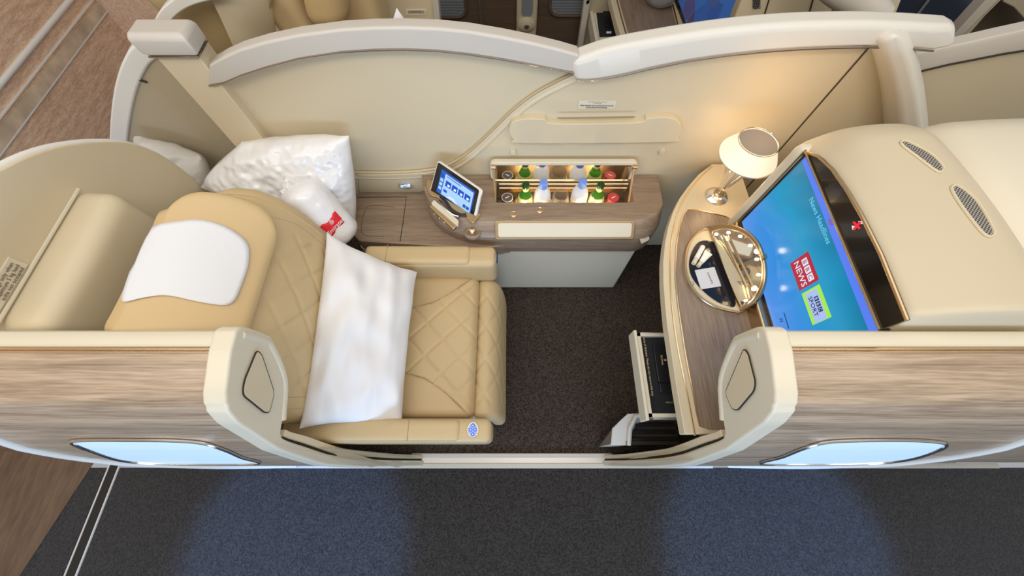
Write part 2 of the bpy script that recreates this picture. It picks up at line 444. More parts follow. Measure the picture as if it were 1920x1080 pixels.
def densify(P, n=4):
    o = []
    for a, b in zip(P, P[1:]): o += [(lerp(a[0], b[0], k / n), lerp(a[1], b[1], k / n)) for k in range(n)]
    return o + [P[-1]]
OUTd = densify(OUT); INNd = [(p.x, p.y) for p in smooth([V((y, z, 0)) for y, z in INN], 4)]
def aisle_wall(side, end, far, lab, has_pad):
    # end: X(z) of the doorway end, far: X(z) of the other end; side +1 right, -1 left
    t = thing('aisle_partition', lab, 'partition', (end(.9) + side * .35, 0, 0))
    core = [(y + .006, z) for y, z in OUTd] + INNd[::-1]
    part('core', loft([wallring(lambda z: end(z) + side * .02, core), wallring(far, core)]), cream_l, t, bevel=.004)
    # wood skin
    wo = [(y, z) for y, z in OUTd if z < 1.195]
    skin = [(y - .004, z + .002) for y, z in wo] + [(y + .007, z) for y, z in wo][::-1]
    n = 9
    part('wood_panel', loft([wallring(lambda z, k=k: lerp(end(z) + side * .030, far(z) - side * .006, k / n), skin) for k in range(n + 1)]), wood_x, t)
    for yy, r in ((.231, .0035), (.2235, .0022)):
        part('gold_strip', tube([V((end(1.2) + side * .03, yy, 1.199)), V((far(1.2), yy, 1.199))], r, 8), gold, t)
    # rounded ledge
    part('ledge', loft([[V((x, y, z)) for y, z in ((.236, 1.188), (.236, 1.199), (.243, 1.203), (.262, 1.203), (.274, 1.197), (.280, 1.18), (.27, 1.16))] for x in (end(1.2) + side * .025, far(1.2))]), cream_l, t, bevel=.002)
    # doorway end frame: outer loop
    oo = [(y - .011 if z < 1.15 else y - .006, z + (.010 if z > 1.1 else .002)) for y, z in OUTd]
    mid = []
    for y, z in INNd[::-1]:
        if z < .93: yo = interp(z, sorted([(zz, yy) for yy, zz in OUT])); mid.append((lerp(yo, y, .42), z))
        else: mid.append((y + .006, z + (.012 if z > 1.15 else 0)))
    part('end_frame', loft([wallring(lambda z, e=e: end(z) + side * e, oo + mid) for e in (.042, .02, -.012)]), cream_l, t, bevel=.014, bseg=5)
    part('inner_lip', tube([V((end(1) - side * .004, y - .012, z)) for y, z in INNd if .925 < z < 1.185], .013, 10), cream_l, t)
    # inner leaf (retracted sliding door edge)
    le = [(y, z) for y, z in INNd if z < .90]
    li = [(lerp(interp(z, sorted([(zz, yy) for yy, zz in OUT])), y, .60), z) for y, z in le]
    part('door_leaf', loft([wallring(lambda z, e=e: end(z) + side * e, le + li[::-1]) for e in (.05, -.004)]), cream, t, bevel=.003)
    gp = [(lerp(interp(z, sorted([(zz, yy) for yy, zz in OUT])), y, .5), z) for y, z in le]
    part('door_gap_shade', tube([V((end(z) - side * -.004, y, z)) for y, z in gp], .005, 6), dark, t)  # dark strip painting the shade in the gap between frame and leaf
    return t
XRL = [(0, -.44), (.05, -.475), (.15, -.545), (.3, -.612), (.45, -.645), (.63, -.662), (1.3, -.662)]
XLL = [(0, -1.05), (.15, -1.15), (.3, -1.22), (.5, -1.29), (.65, -1.35), (.8, -1.375), (.98, -1.365), (1.2, -1.33)]
endL = lambda z: interp(z, XRL); farL = lambda z: interp(z, XLL)
endR = lambda z: .610 if z > .63 else interp(z, [(0, .455), (.05, .48), (.15, .525), (.3, .572), (.45, .597), (.63, .61)])
farR = lambda z: -farL(z)
pl = aisle_wall(-1, endL, farL, 'wood-faced aisle partition with cream top ledge on the left of the doorway', True)
pad = [px(u, v, -.649) for u, v in ((479, 664), (487, 672), (508, 735), (500, 768), (492, 768), (455, 738), (458, 715))]
pcx = sum(pad, V()) / len(pad); pad = [pcx + (p - pcx) * 1.12 for p in pad]
part('grab_pad', prism(rounded(pad, .014), (.006, 0, 0)), cream, pl, bevel=.002)
part('pad_groove', tube([p + V((.004, 0, 0)) for p in rounded(pad, .014)], .0022, 6, True), dark, pl)
part('end_trim', tube([V((farL(z), interp(z, sorted([(zz, yy) for yy, zz in OUT])) - .004, z)) for z in [i * .06 + .02 for i in range(20)]], .012, 10), white_t, pl)
def light_panel(parent, out):
    bd = s2(out, 5, True)
    part('light_panel', fan(bd, 3, lambda u, v: onwall(u, v, .007)), panel_b, parent, label='pale blue frosted oval light')
    part('light_rim', tube([onwall(u, v, .009) for u, v in bd], .0045, 8, True), chrome, parent, label='dark chrome rim')
light_panel(pl, [(138, 823), (170, 819), (240, 819), (330, 820), (385, 825), (425, 838), (455, 852), (488, 863.5), (400, 865.5), (300, 864), (230, 858), (180, 842)])
pr = aisle_wall(1, endR, farR, 'wood-faced aisle partition with cream top ledge on the right of the doorway', True)
pad = [px(u, v, .597) for u, v in ((1398, 661), (1405, 670), (1417, 718), (1414, 732), (1387, 764), (1378, 762), (1366, 735))]
pcx = sum(pad, V()) / len(pad); pad = [pcx + (p - pcx) * 1.12 for p in pad]
part('grab_pad', prism(rounded(pad, .014), (-.006, 0, 0)), cream, pr, bevel=.002)
part('pad_groove', tube([p + V((-.004, 0, 0)) for p in rounded(pad, .014)], .0022, 6, True), dark, pr)
part('end_trim', tube([V((farR(z), interp(z, sorted([(zz, yy) for yy, zz in OUT])) - .006, z)) for z in [i * .06 + .02 for i in range(20)]], .010, 10), white_t, pr)
light_panel(pr, [(1770, 828), (1740, 821), (1680, 819), (1590, 820), (1540, 824), (1500, 836), (1465, 851), (1425, 864), (1520, 865.5), (1620, 864), (1690, 858), (1740, 845)])
nx = thing('aisle_partition', 'next wood-faced partition section beyond the white seam at the lower right edge', 'partition', (1.9, 0, 0))
o2 = [(y + .010, z) for y, z in OUTd if z < 1.195]
part('wood_panel', loft([[V((farR(z) + .012 + k * 1.1, y, z)) for y, z in o2 + [(y + .02, z) for y, z in o2][::-1]] for k in (0, 1)]), wood_x, nx)

# ------------------------------------------------------------------ back partition of the suite
YP = 1.22
capL = [(392, 122, 160), (420, 106, 155), (450, 92.5, 142), (500, 78, 125.5), (560, 65.5, 109.5), (640, 55, 97), (700, 51.5, 93), (760, 51, 92), (820, 53, 94.5), (880, 59, 101), (940, 69, 110), (1000, 81, 121), (1050, 93, 131), (1085, 103, 137)]
capR = [(1080, 116, 149), (1100, 109, 150.5), (1130, 99, 147.5), (1170, 90, 140), (1220, 81, 128), (1290, 69.5, 114), (1360, 60, 104), (1430, 53, 96.5), (1500, 48.5, 91.5), (1560, 47, 89), (1630, 46.5, 87.5), (1700, 49, 90), (1750, 52, 94.5)]
seamc = s2([(1074, 141), (1040, 157), (1000, 179), (962, 208), (930, 239), (900, 268), (868, 295), (835, 313), (800, 321), (750, 325), (700, 325.5), (640, 324)], 4)
bp = thing('suite_divider', 'curved cream divider panel with grey cap behind the wrapped pillow and tablet', 'divider', (-.4, 1.25, 0))
top = [py(u, vb - 8, YP + .02) for u, vt, vb in capL]
low = [V((top[-1].x + .05, YP + .02, .3)), V((-1.03, YP + .02, .3)), V((-1.03, YP + .02, 1.0))]
part('panel', prism(top + low, (0, .03, 0)), cream, bp)
rings = []
for i, (u, vt, vb) in enumerate(capL):
    A, B = py(u, vb, 1.195), py(u, vt, 1.195)
    rings.append([A, lerp(A, B, .93), B + V((0, .006, 0)), B + V((0, .05, -.002)), A + V((0, .06, 0))])
part('cap_rail', loft(rings), cap_m, bp, bevel=.003)
part('chrome_strip', tube([py(u, vb + 1, 1.193) for u, vt, vb in capL], .0032, 8), trim_c, bp)
br = thing('suite_divider', 'fixed cream side wall with thick curved cap rail behind the minibar and lamp', 'divider', (.6, 1.22, 0))
low = [py(u, v, YP) for u, v in seamc]
topR = [py(u, vb - 10, YP) for u, vt, vb in capR[0:-2]]
bottom = [V((low[-1].x, YP, .02)), V((1.165, YP, .02)), V((1.165, YP, 1.26))]
part('panel', prism(low + bottom + topR[::-1][1:], (0, .018, 0)), cream, br, bevel=.006)
part('panel_lip', tube([py(u + 6, v + 7, YP + .006) for u, v in seamc], .011, 10), cream, br)
part('seam_line', tube([py(u, v, YP + .0005) for u, v in seamc], .0016, 6), seam, br)
rings = []
capRs = [tuple(p) for p in smooth(capR, 3)]
for i, (u, vt, vb) in enumerate(capRs):
    A, B = py(u, vb, 1.185), py(u, vt, 1.185); d = .078
    rings.append([A, lerp(A, B, .85), B + V((0, .012, .004)), B + V((0, d * .8, .006)), B + V((0, d, -.02)), A + V((0, d, 0))])
e = rings[0]; c = sum(e, V()) / 6
rings.insert(0, [lerp(p, c, .35) + V((-.012, 0, 0)) for p in e])
rings.insert(0, [lerp(p, c, .75) + V((-.018, 0, 0)) for p in e])
e = rings[-1]; c = sum(e, V()) / 6
rings.append([lerp(p, c, .12) + V((.05, 0, .002)) for p in e]); rings.append([lerp(p, c, .35) + V((.075, 0, 0)) for p in e])
part('cap_rail', loft(rings), pale_c, br, bevel=.008, bseg=4)
part('cap_slot', merge(ball(py(1112, 103, 1.235), .001), tube(smooth([py(1096, 109, 1.215), py(1108, 104, 1.215), py(1119, 101, 1.215)], 4), [.006 if 0 < i < 8 else .003 for i in range(9)], 8)), dark, br)
part('chrome_strip', tube([py(u, vb + 1, 1.183) for u, vt, vb in capR], .0032, 8), trim_c, br)
c0 = V((1.167, YP, .3)); c1 = V((1.167, YP, 1.262))
part('side_panel', prism([c0, V((1.66, 1.275, .3)), V((1.60, 1.27, .95)), V((1.50, 1.255, 1.10)), V((1.36, 1.24, 1.21)), V((1.2, 1.222, 1.268)), c1], (0, .02, 0)), cream, br, label='side panel beyond the seam')
part('corner_seam', tube([V((1.166, YP - .001, .3)), V((1.166, YP - .001, 1.262))], .002, 6), dark, br)
# curved pillar rail going down
pil = []
for u0, v0, u1, v1 in ((1662, 66, 1692, 61), (1644, 82, 1710, 68), (1646, 105, 1720, 92), (1658, 145, 1730, 125), (1668, 185, 1739, 170), (1673, 222, 1745, 222), (1676, 262, 1748, 275), (1676, 310, 1748, 330)):
    A, B = py(u0, v0, 1.165), py(u1, v1, 1.165)
    A2 = A + V((.004, .10, -.01)); B2 = B + V((.01, .10, 0))
    pil.append([A + V((0, .03, 0)), lerp(A, B, .22) + V((0, -.005, 0)), lerp(A, B, .7) + V((0, -.012, 0)), B + V((0, .025, 0)), B2, A2])
part('pillar', loft(pil), pale_c, br, bevel=.012, bseg=4, label='curved end pillar')
hp = [(955, 235), (961, 219), (985, 213), (1020, 214), (1042, 222), (1190, 220), (1212, 212), (1250, 210), (1270, 218), (1275, 234), (1267, 250), (1245, 257), (985, 259), (963, 252)]
hg = thing('grab_rail', 'long cream padded rail fixed to the side wall above the minibar', 'handrail', py(1115, 258, 1.2))
part('rail', prism([py(u, v, YP + .002) for u, v in s2(hp, 4, True)], (0, -.030, 0)), cream, hg, bevel=.016, bseg=5)
part('finger_recess', prism([py(u, v, YP - .031) for u, v in q2([(1043, 220.5), (1192, 218.5), (1186, 221.5), (1049, 223)], 1)], (0, .002, 0)), seam, hg)
for k, (u, v) in enumerate(((962, 283), (1241, 282))):
    p = py(u, v, YP)
    g = lathe((0, 0, 0), [(.015, 0), (.015, .008), (.012, .013), (.0005, .014)], 20)
    solo('bumper_stop', ([V((p.x + q.x, YP - q.z, p.z + q.y)) for q in g[0]], g[1]), cream, ['small round cream stop on the wall above the left end of the open minibar lid', 'small round cream stop on the wall between the minibar and the table lamp'][k], 'stop', 'round wall stops')
def plate(quad, y, lines, lab, flip=True):
    P = [py(u, v, y) for u, v in quad]
    t = thing('placard', lab, 'sign', P[3])
    part('plate', prism(rounded(P, .004), (0, .002, 0)), placard, t)
    ex = (P[1] - P[0]).normalized(); ey = V((0, 0, 1))
    cx = sum(P, V()) / 4; hh = (P[0] - P[3]).length
    for j, (s, dz, sz) in enumerate(lines):
        part('lettering', text_geo(s, cx + V((0, -.0012, dz * hh)), ex, ey, sz * hh), text_d, t)
plate([(1086, 188), (1157, 189), (1152, 204), (1083, 204)], YP - .003, [('Baby bassinet to be removed and stowed', -.08, .20), ('during take-off and landing', -.30, .20), ('\u2022\u2013 \u02dc\u2013\u2022 \u2013\u02dc \u2022\u2013\u02dc \u2013 \u2022\u02dc\u2013 \u2022\u2013', .34, .22), ('\u2013\u02dc \u2022\u2013 \u02dc\u2013\u2022', .16, .22)], 'small cream printed placard on the wall above the padded rail')
rb = thing('light_switch', 'oval blue-lit button on the wall ledge left of the tablet', 'button', py(760, 353, 1.2))
def oval(u, v, y, r, rz): p = py(u, v, y); return [p + V((r * math.cos(a), 0, rz * math.sin(a))) for a in [k * math.pi / 12 for k in range(24)]]
part('plate', prism(oval(760, 349, 1.205, .030, .014), (0, .012, 0)), btn_base, rb)
part('rim', tube(oval(760, 349, 1.204, .031, .015), .0025, 6, True), chrome, rb)
for du in (-6, 0, 6): part('button', tube(oval(760 + du, 349 - (1.5 if du == 0 else 0), 1.203, .006, .0055), .0013, 6, True), blue_lite, rb)
# ledge under left panel
lg = [(670, 327), (700, 328), (760, 326), (800, 324), (822, 320), (822, 345), (790, 362), (672, 362)]
part('lower_ledge', prism([py(u, v, 1.217) for u, v in lg], (0, .02, 0)), cream, br, bevel=.006)

# left end: post with cap and the olive end panel with its white edge
po = thing('corner_post', 'square cream post with grey cap at the left end of the divider', 'post', (-1.1, 1.24, 0))
part('shaft', box(-1.172, -1.030, 1.20, 1.285, .4, 1.262), cream, po, bevel=.004)
part('chrome_strip', box(-1.182, -1.018, 1.183, 1.272, 1.2525, 1.258), trim_c, po, bevel=.002)
part('cap', loft([[V((x0, y0, z)) for x0, y0 in ((-xx1, 1.18 + e), (-1.014 - e, 1.18 + e), (-1.014 - e, 1.275 - e), (-xx1, 1.275 - e))] for z, e, xx1 in ((1.258, .006, 1.175), (1.270, 0, 1.19), (1.315, 0, 1.197), (1.328, .012, 1.19))]), cap_m, po, bevel=.018, bseg=5)
ed = s2([(282, 92), (262, 105), (247, 130), (236, 160), (229, 190), (224, 225), (221, 262), (220, 300), (222, 350)], 4)
ep = thing('end_panel', 'olive end panel with white curved edge left of the corner post', 'panel', (-1.4, 1.28, 0))
edp = [py(u, v, 1.285) for u, v in ed]
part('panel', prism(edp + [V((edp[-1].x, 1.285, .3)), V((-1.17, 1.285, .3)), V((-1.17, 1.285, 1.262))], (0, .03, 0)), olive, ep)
rings = []
for i, (u, v) in enumerate(ed):
    c = py(u, v, 1.275); nb = py(*ed[min(i + 1, len(ed) - 1)], 1.275) - py(*ed[max(i - 1, 0)], 1.275); nb.normalize()
    nn = V((-nb.z, 0, nb.x)); w_ = .030
    rings.append([c - nn * w_ * .9, c + nn * w_, c + nn * w_ + V((0, .06, 0)), c - nn * w_ + V((0, .06, 0))])
part('white_edge', loft(rings), white_t, ep, bevel=.007)
part('latch', tube([py(257, 149, 1.28), py(275, 154, 1.28)], .004, 6), dark, ep)

# seat shell wall on the far left
SX = -1.35
so = s2([(-60, 348), (0, 320), (50, 295), (100, 278), (150, 269), (190, 266), (240, 268), (290, 285), (330, 308), (375, 345), (400, 370)], 4)
sp = [px(u, v, SX) for u, v in so]
sh = thing('seat_shell', 'curved cream shell wall behind the headrest at the left edge', 'shell', (SX, .7, 0))
part('panel', prism(sp + [V((SX, sp[-1].y + .02, .1)), V((SX, .300, .1)), V((SX, .300, sp[0].z))], (-.035, 0, 0)), cream, sh, bevel=.004)
part('white_edge', tube([p + V((-.024, 0, -.004)) for p in sp], .013, 10), white_t, sh)
bo = lambda p: V((SX + .075 + p.x, .53 + p.y * (1 if True else 0), 1.0 + p.z))
def bolf(p):
    x = p.x; z = p.z
    return V((SX + .022 + x + .012 * (1 - (p.y / .25) ** 2), .538 + p.y, .985 + z - .10 * max(0, (x + .09)) ))
part('bolster', softbox((.080, .238, .135), .045, (20, 34, 20), fn=bolf), cream, sh, label='padded cream bolster')
part('piping', tube([V((SX + .004, y, 1.122)) for y in (.31, .45, .6, .76)], .005, 8), cream_l, sh)
# placard on the shell
c = px(14, 521, SX + .003)
pt = thing('placard', 'narrow cream warning placard on the seat shell at the left edge', 'sign', c)
exs = V((0, 1, 0)); 
part('plate', box(SX, SX + .004, c.y - .10, c.y + .052, c.z - .022, c.z + .020), placard, pt)
for s, dz in (('stowage only when', .010), ('Maximum 5 kg load', -.003), ('suite not occupied', -.015)):
    part('lettering', text_geo(s, V((SX + .0055, c.y - .01, c.z + dz)), exs, V((0, 0, 1)), .013), text_d, pt)

# ------------------------------------------------------------------ seat
def curve_fn(pts):
    P = smooth([V((a, 0, b)) for a, b in pts], 12); L = [0]
    for a, b in zip(P, P[1:]): L.append(L[-1] + (b - a).length)
    def f(s):
        s = max(0, min(1, s)) * L[-1]
        for i in range(len(P) - 1):
            if s <= L[i + 1] + 1e-9:
                t = (s - L[i]) / max(1e-9, L[i + 1] - L[i]); p = lerp(P[i], P[i + 1], t)
                a = (P[min(i + 2, len(P) - 1)] - P[max(i - 1, 0)]).normalized(); break
        return p, V((a.z, 0, -a.x))     # front normal
    return f
backf = curve_fn([(-.70, .42), (-.705, .55), (-.725, .68), (-.755, .80), (-.80, .90), (-.87, .985), (-.96, 1.045), (-1.06, 1.075)])
YC = .47
seat = thing('reclining_seat', 'tan quilted leather suite seat with headrest and two armrests', 'seat', (-.45, YC, 0))
def wid(s): return interp(s, [(0, .31), (.25, .35), (.5, .385), (.68, .405), (.78, .405), (.86, .385), (.93, .335), (1, .225)])
def fback(p):
    s = (p.x + .5); w = p.y / .38 * wid(s); c, n = backf(s)
    edge = 1 - (p.y / .38) ** 4
    t = p.z + .014 * edge
    if p.z > 0:
        m = abs(w) < .27 and s < .66 and s > .12
        if m: t += quilt(w, s * .95, .15) * 1.0
    return V((0, YC + w, 0)) + V((c.x, 0, c.z)) + n * (t - .07)
back_g = softbox((.5, .38, .07), .05, (110, 90, 10), fn=fback)
part('backrest', back_g, leather, seat)
def sback(s, w, t=.004):
    p = fback(V((s - .5, w / wid(s) * .38, .07))); c, n = backf(s); return p + n * t
def fhead(p):
    s = .83 + p.x; c, n = backf(s)
    w = p.y * (1.04 - .36 * min(1, abs(p.x / .17)) ** 4 - .06 * max(0, p.x / .17))
    return V((0, YC + .015 + w, 0)) + V((c.x, 0, c.z)) + n * (p.z + .028 + .11 * (abs(w) / .25) ** 4 * .25) + V((-.02 if p.x > .15 else 0, 0, 0))
head_g = softbox((.168, .262, .036), .034, (40, 44, 8), fn=fhead)
hr = part('headrest', head_g, leather_h, seat)
for sg in (-1, 1):
    part('side_seam', tube([sback(s, sg * interp(s, [(.1, .22), (.3, .27), (.6, .31), (.85, .27)]), -.001) for s in [.1 + k * .03 for k in range(26)]], .0016, 6), seam, seat)
    part('piping', tube([sback(s, sg * wid(s) * .86, .0) for s in [.05 + k * .03 for k in range(31)]], .003, 6), leather, seat)
def lim(x): return interp(x, [(-.69, .12), (-.45, .145), (-.36, .17), (-.28, .22), (-.2, .29), (-.16, .325)])
def fcush(p):
    q = V(p); X = -.425 + q.x; w = q.y
    if p.z > 0:
        if abs(w) < lim(X): q.z += quilt(w, X, .15) + .004
        q.z += .018 * (1 - (w / .33) ** 2)
    if q.x > .15: q.z -= .02 * ((q.x - .15) / .12) ** 2
    return V((X, YC + q.y, .40 + q.z))
cush_g = softbox((.268, .325, .065), .035, (80, 96, 10), fn=fcush)
part('seat_cushion', cush_g, leather, seat)
for sg in (-1, 1):
    part('side_seam', tube([V((x, YC + sg * lim(x), fcush(V((x + .425, sg * lim(x), .065))).z + .001)) for x in [-.69 + k * .025 for k in range(21)]], .0022, 6), seam, seat)
part('cushion_piping', tube([V((-.168, YC + w, .447 - .02 * (w / .33) ** 2)) for w in [-.31 + k * .031 for k in range(21)]], .003, 6), seam, seat)
legf = curve_fn([(-.17, .40), (-.145, .425), (-.105, .425), (-.07, .39), (-.05, .33), (-.035, .22), (-.03, .10)])
def fleg(p):
    s = p.x + .5; c, n = legf(s); n = -n
    w = p.y; t = p.z
    if p.z > 0 and abs(w) < .26: t += quilt(w, s * .5, .15)
    return V((0, YC + .0 + w, 0)) + V((c.x, 0, c.z)) - n * 0 + V((-n.x, 0, -n.z)) * (-(t - .035)) * 1.0
leg_g = softbox((.5, .325, .035), .03, (50, 80, 6), fn=fleg)
part('leg_rest', leg_g, leather, seat)
part('base', box(-.95, -.12, .18, .76, 0, .34), cream_l, seat, bevel=.02)
def arm(y0, y1, x0, x1, z, lab):
    cx, cy = (x0 + x1) / 2, (y0 + y1) / 2
    def f(p): return V((cx + p.x, cy + p.y, z - .09 + p.z))
    a = part('armrest', softbox(((x1 - x0) / 2, (y1 - y0) / 2, .09), .026, (50, 10, 12), fn=f), leather, seat, label=lab)
    part('arm_pad', softbox(((x1 - x0) / 2 - .06, (y1 - y0) / 2 - .006, .02), .018, (40, 10, 6), fn=lambda p: V((cx - .055 + p.x, cy + p.y, z - .008 + p.z))), leather, a)
    return a
near = arm(.048, .134, -.84, -.075, .60, 'armrest nearest the doorway')
cp = V((-.142, .092, .598))
part('control_panel', lathe(cp, [(.018, 0), (.018, .006), (.0005, .0065)], 24, 1, 1.35), btn_base, near, label='oval control with four blue buttons')
part('control_rim', tube([cp + V((.0185 * math.cos(a), .025 * math.sin(a), .006)) for a in [k * math.pi / 12 for k in range(24)]], .0018, 6, True), chrome, near)
for dx, dy in ((0, .015), (-.008, 0), (.008, 0), (0, -.015)):
    part('button', lathe(cp + V((dx, dy, .006)), [(.0072, 0), (.0068, .002), (.0005, .0025)], 12), blue_btn, near)
    part('button_icon', lathe(cp + V((dx, dy, .0084)), [(.002, 0), (.0005, .0006)], 8), blue_lite, near)
part('arm_seam', tube([V((-.375, y, .602 + .010)) for y in (.054, .09, .129)], .0013, 6), seam, near)
far = arm(.770, .872, -.66, -.072, .60, 'armrest beside the console')
part('arm_seam', tube([V((-.555, y, .612)) for y in (.778, .82, .866)], .0013, 6), seam, far)
part('switch', prism([V((-.073, .825 + .022 * math.cos(a), .565 + .03 * math.sin(a))) for a in [k * math.pi / 10 for k in range(20)]], (.004, 0, 0)), btn_base, far, label='round grey switch')
part('switch_rim', tube([V((-.068, .825 + .022 * math.cos(a), .565 + .03 * math.sin(a))) for a in [k * math.pi / 10 for k in range(20)]], .002, 6, True), black, far)
tree = bvh(head_g, back_g)
am = q2([(285, 424), (372, 411), (424, 424), (468, 456), (466, 500), (437, 576), (385, 570), (310, 553), (262, 561), (228, 571), (240, 530), (262, 470)], 24, 4)
am = [a for a in am]
solo('headrest_cover', fan(am, 14, lambda u, v: cast(tree, u, v, .005)), cloth_b, 'plain white cloth cover lying over the headrest', 'headrest cover', solid=.0022)

# ------------------------------------------------------------------ pillows
solo('pillow', pillow(pz(564, 800, .68), pz(752, 794, .54), pz(780, 512, .575), pz(614, 440, .80), .17, 90, .012, 3, sag=.03, ear=.02, pw=2.6), cloth_w, 'white cotton pillow propped across the seat against the backrest', 'pillow', weld=True)
solo('pillow', pillow(py(380, 352, 1.06), py(662, 440, 1.00), py(652, 257, 1.165), py(455, 266, 1.165), .23, 100, .009, 8, sag=-.085, ear=.02, sc=15, pw=2.4), plastic_w, 'large white pillow wrapped in clear plastic against the divider', 'pillow', weld=True)
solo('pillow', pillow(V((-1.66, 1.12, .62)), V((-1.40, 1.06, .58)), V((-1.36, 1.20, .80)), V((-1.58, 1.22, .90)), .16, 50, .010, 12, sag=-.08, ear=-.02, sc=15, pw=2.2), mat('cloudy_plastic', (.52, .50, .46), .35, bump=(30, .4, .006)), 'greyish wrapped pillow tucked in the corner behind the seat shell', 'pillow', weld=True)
r0, r1 = pz(560, 358, .85), pz(622, 424, .70)
ax = (r1 - r0).normalized(); side = ax.cross(V((0, 0, 1))).normalized(); upv = side.cross(ax)
rings = []; N = 40; M = 26; Lr = (r1 - r0).length
for i in range(M + 1):
    s = i / M; e = min(s, 1 - s) * 2
    rr = .094 * (min(1, (1 - (1 - min(1, e * 2.6)) ** 2)) ** .5 * .8 + .2) if 0 < i < M else .02
    c = r0 + ax * Lr * (-.18 + 1.66 * s)
    rings.append([c + (side * math.cos(a) + upv * math.sin(a)) * (rr * (1 + .03 * noise.noise(V((s * 9, math.cos(a) * 2, math.sin(a) * 2)))) + .0015 * noise.noise(V((s * 6, math.cos(a) * 14, math.sin(a) * 14)))) for a in [2 * math.pi * k / N for k in range(N)]])
roll_g = loft(rings)
du = thing('wrapped_duvet', 'rolled white duvet in plastic with a red airline tag behind the seat back', 'duvet', r1)
part('roll', roll_g, plastic_w, du)
part('twist', pillow(r0 + V((-.07, -.03, -.02)), r0 + V((.02, -.06, -.03)), r0 + V((.05, .05, .03)), r0 + V((-.05, .05, .03)), .07, 24, .02, 5, sc=20), plastic_w, du, weld=True)
tr2 = bvh(roll_g)
tg = part('tag', fan(q2([(627, 396), (645, 416), (622, 443), (600, 424)], 1, 2), 8, lambda u, v: cast(tr2, u, v, .004)), red_t, du, label='red tag with white lettering', solid=.001)
o_ = cast(tr2, 628, 428, .006); a_ = cast(tr2, 618, 438, .006); b_ = cast(tr2, 641, 413, .006); c_ = cast(tr2, 615, 416, .006)
if a_ and b_ and c_:
    ex = (b_ - a_).normalized(); nn = ex.cross(c_ - a_).normalized(); ey = nn.cross(ex)
    if ey.dot(c_ - a_) < 0: ey = -ey
    mid = (a_ + b_) / 2
    part('lettering', text_geo('Emirates', mid + ey * .006 + ex.cross(ey) * .006, ex, ey, .025), white_p, tg)
    cc = mid + ey * .030 + ex.cross(ey) * .006
    part('emblem', merge(*[tube([cc + ex * (k * .004) + ey * (-.010 + abs(k) * .002), cc + ex * (k * .0035 + .003) + ey * .001, cc + ex * (k * .003) + ey * (.012 - abs(k) * .003)], .0009, 5) for k in (-2, -1, 0, 1, 2)]), white_p, tg)

# ------------------------------------------------------------------ console with minibar
def yfr(x):
    l = interp(x, [(-.425, 1.19), (-.415, 1.14), (-.387, 1.04), (-.33, .975), (-.258, .932), (-.18, .907), (-.10, .90), (9, .90)])
    if x > .57: l = max(l, .90 + .14 * (1 - math.sqrt(max(0, 1 - ((x - .57) / .118) ** 2))))
    return l
def ring(x, pit):
    yf = yfr(x); k = (1.215 - yf) / .315; zt = .665
    Y = lambda y: 1.215 - (1.215 - y) * k
    pr_ = [(Y(.905), .485), (Y(.90), .50), (Y(.90), .605), (Y(.903), .618), (Y(.955), .658), (Y(.968), .6645), (Y(.985), .665), (Y(1.056), .665),
           (Y(1.06), .53 if pit else .665), (Y(1.178), .53 if pit else .665), (Y(1.18), .665), (1.215, .665), (1.215, .485)]
    return [V((x, y, z)) for y, z in pr_]
xs = [-.425, -.42, -.41, -.395, -.37, -.33, -.29, -.25, -.2, -.15, -.1]
rings = [ring(x, False) for x in xs] + [ring(-.073, False), ring(-.0729, True), ring(.555, True), ring(.5551, False)] + [ring(x, False) for x in (.57, .6, .63, .65, .668, .68, .686)]
con = thing('side_console', 'wood-topped side console holding the open lit minibar', 'console', (.1, 1.05, 0))
part('wood_body', loft(rings), wood_c, con)
lowp = rounded([pz(u, v, .55) for u, v in ((668, 364), (800, 362), (905, 400), (960, 458), (905, 466), (672, 452), (662, 440))], .02)
lowp = [V((p.x, min(p.y, 1.2), p.z)) for p in lowp]
lw = part('low_shelf', prism(lowp, (0, 0, -.08)), wood_c, con, bevel=.010, bseg=4)
part('lid_seam', tube([pz(u, v, .5505) for u, v in ((672, 370), (762, 369), (756, 415), (750, 453))], .0018, 6), dark, lw)
part('lid_groove', tube([pz(u, v, .5502) for u, v in s2([(740, 388), (700, 385), (686, 392), (678, 420), (682, 440), (720, 443)], 4)], .0012, 6), wood_d, lw)
part('lower_cabinet', box(-.74, .615, .932, 1.21, 0, .486), cream_l, con, bevel=.012)
part('end_step', prism([V((.615, .96, 0)), V((.645, 1.02, 0)), V((.645, 1.2, 0)), V((.615, 1.2, 0))], (0, 0, .46)), cap_m, con, bevel=.008)
part('corner_light', prism([pz(u, v, .60) for u, v in q2([(1198, 443), (1214, 438), (1218, 450), (1202, 458)], 4)], (0, 0, .004)), cap_m, con)
pk = V((0, -.6, .78)).normalized()
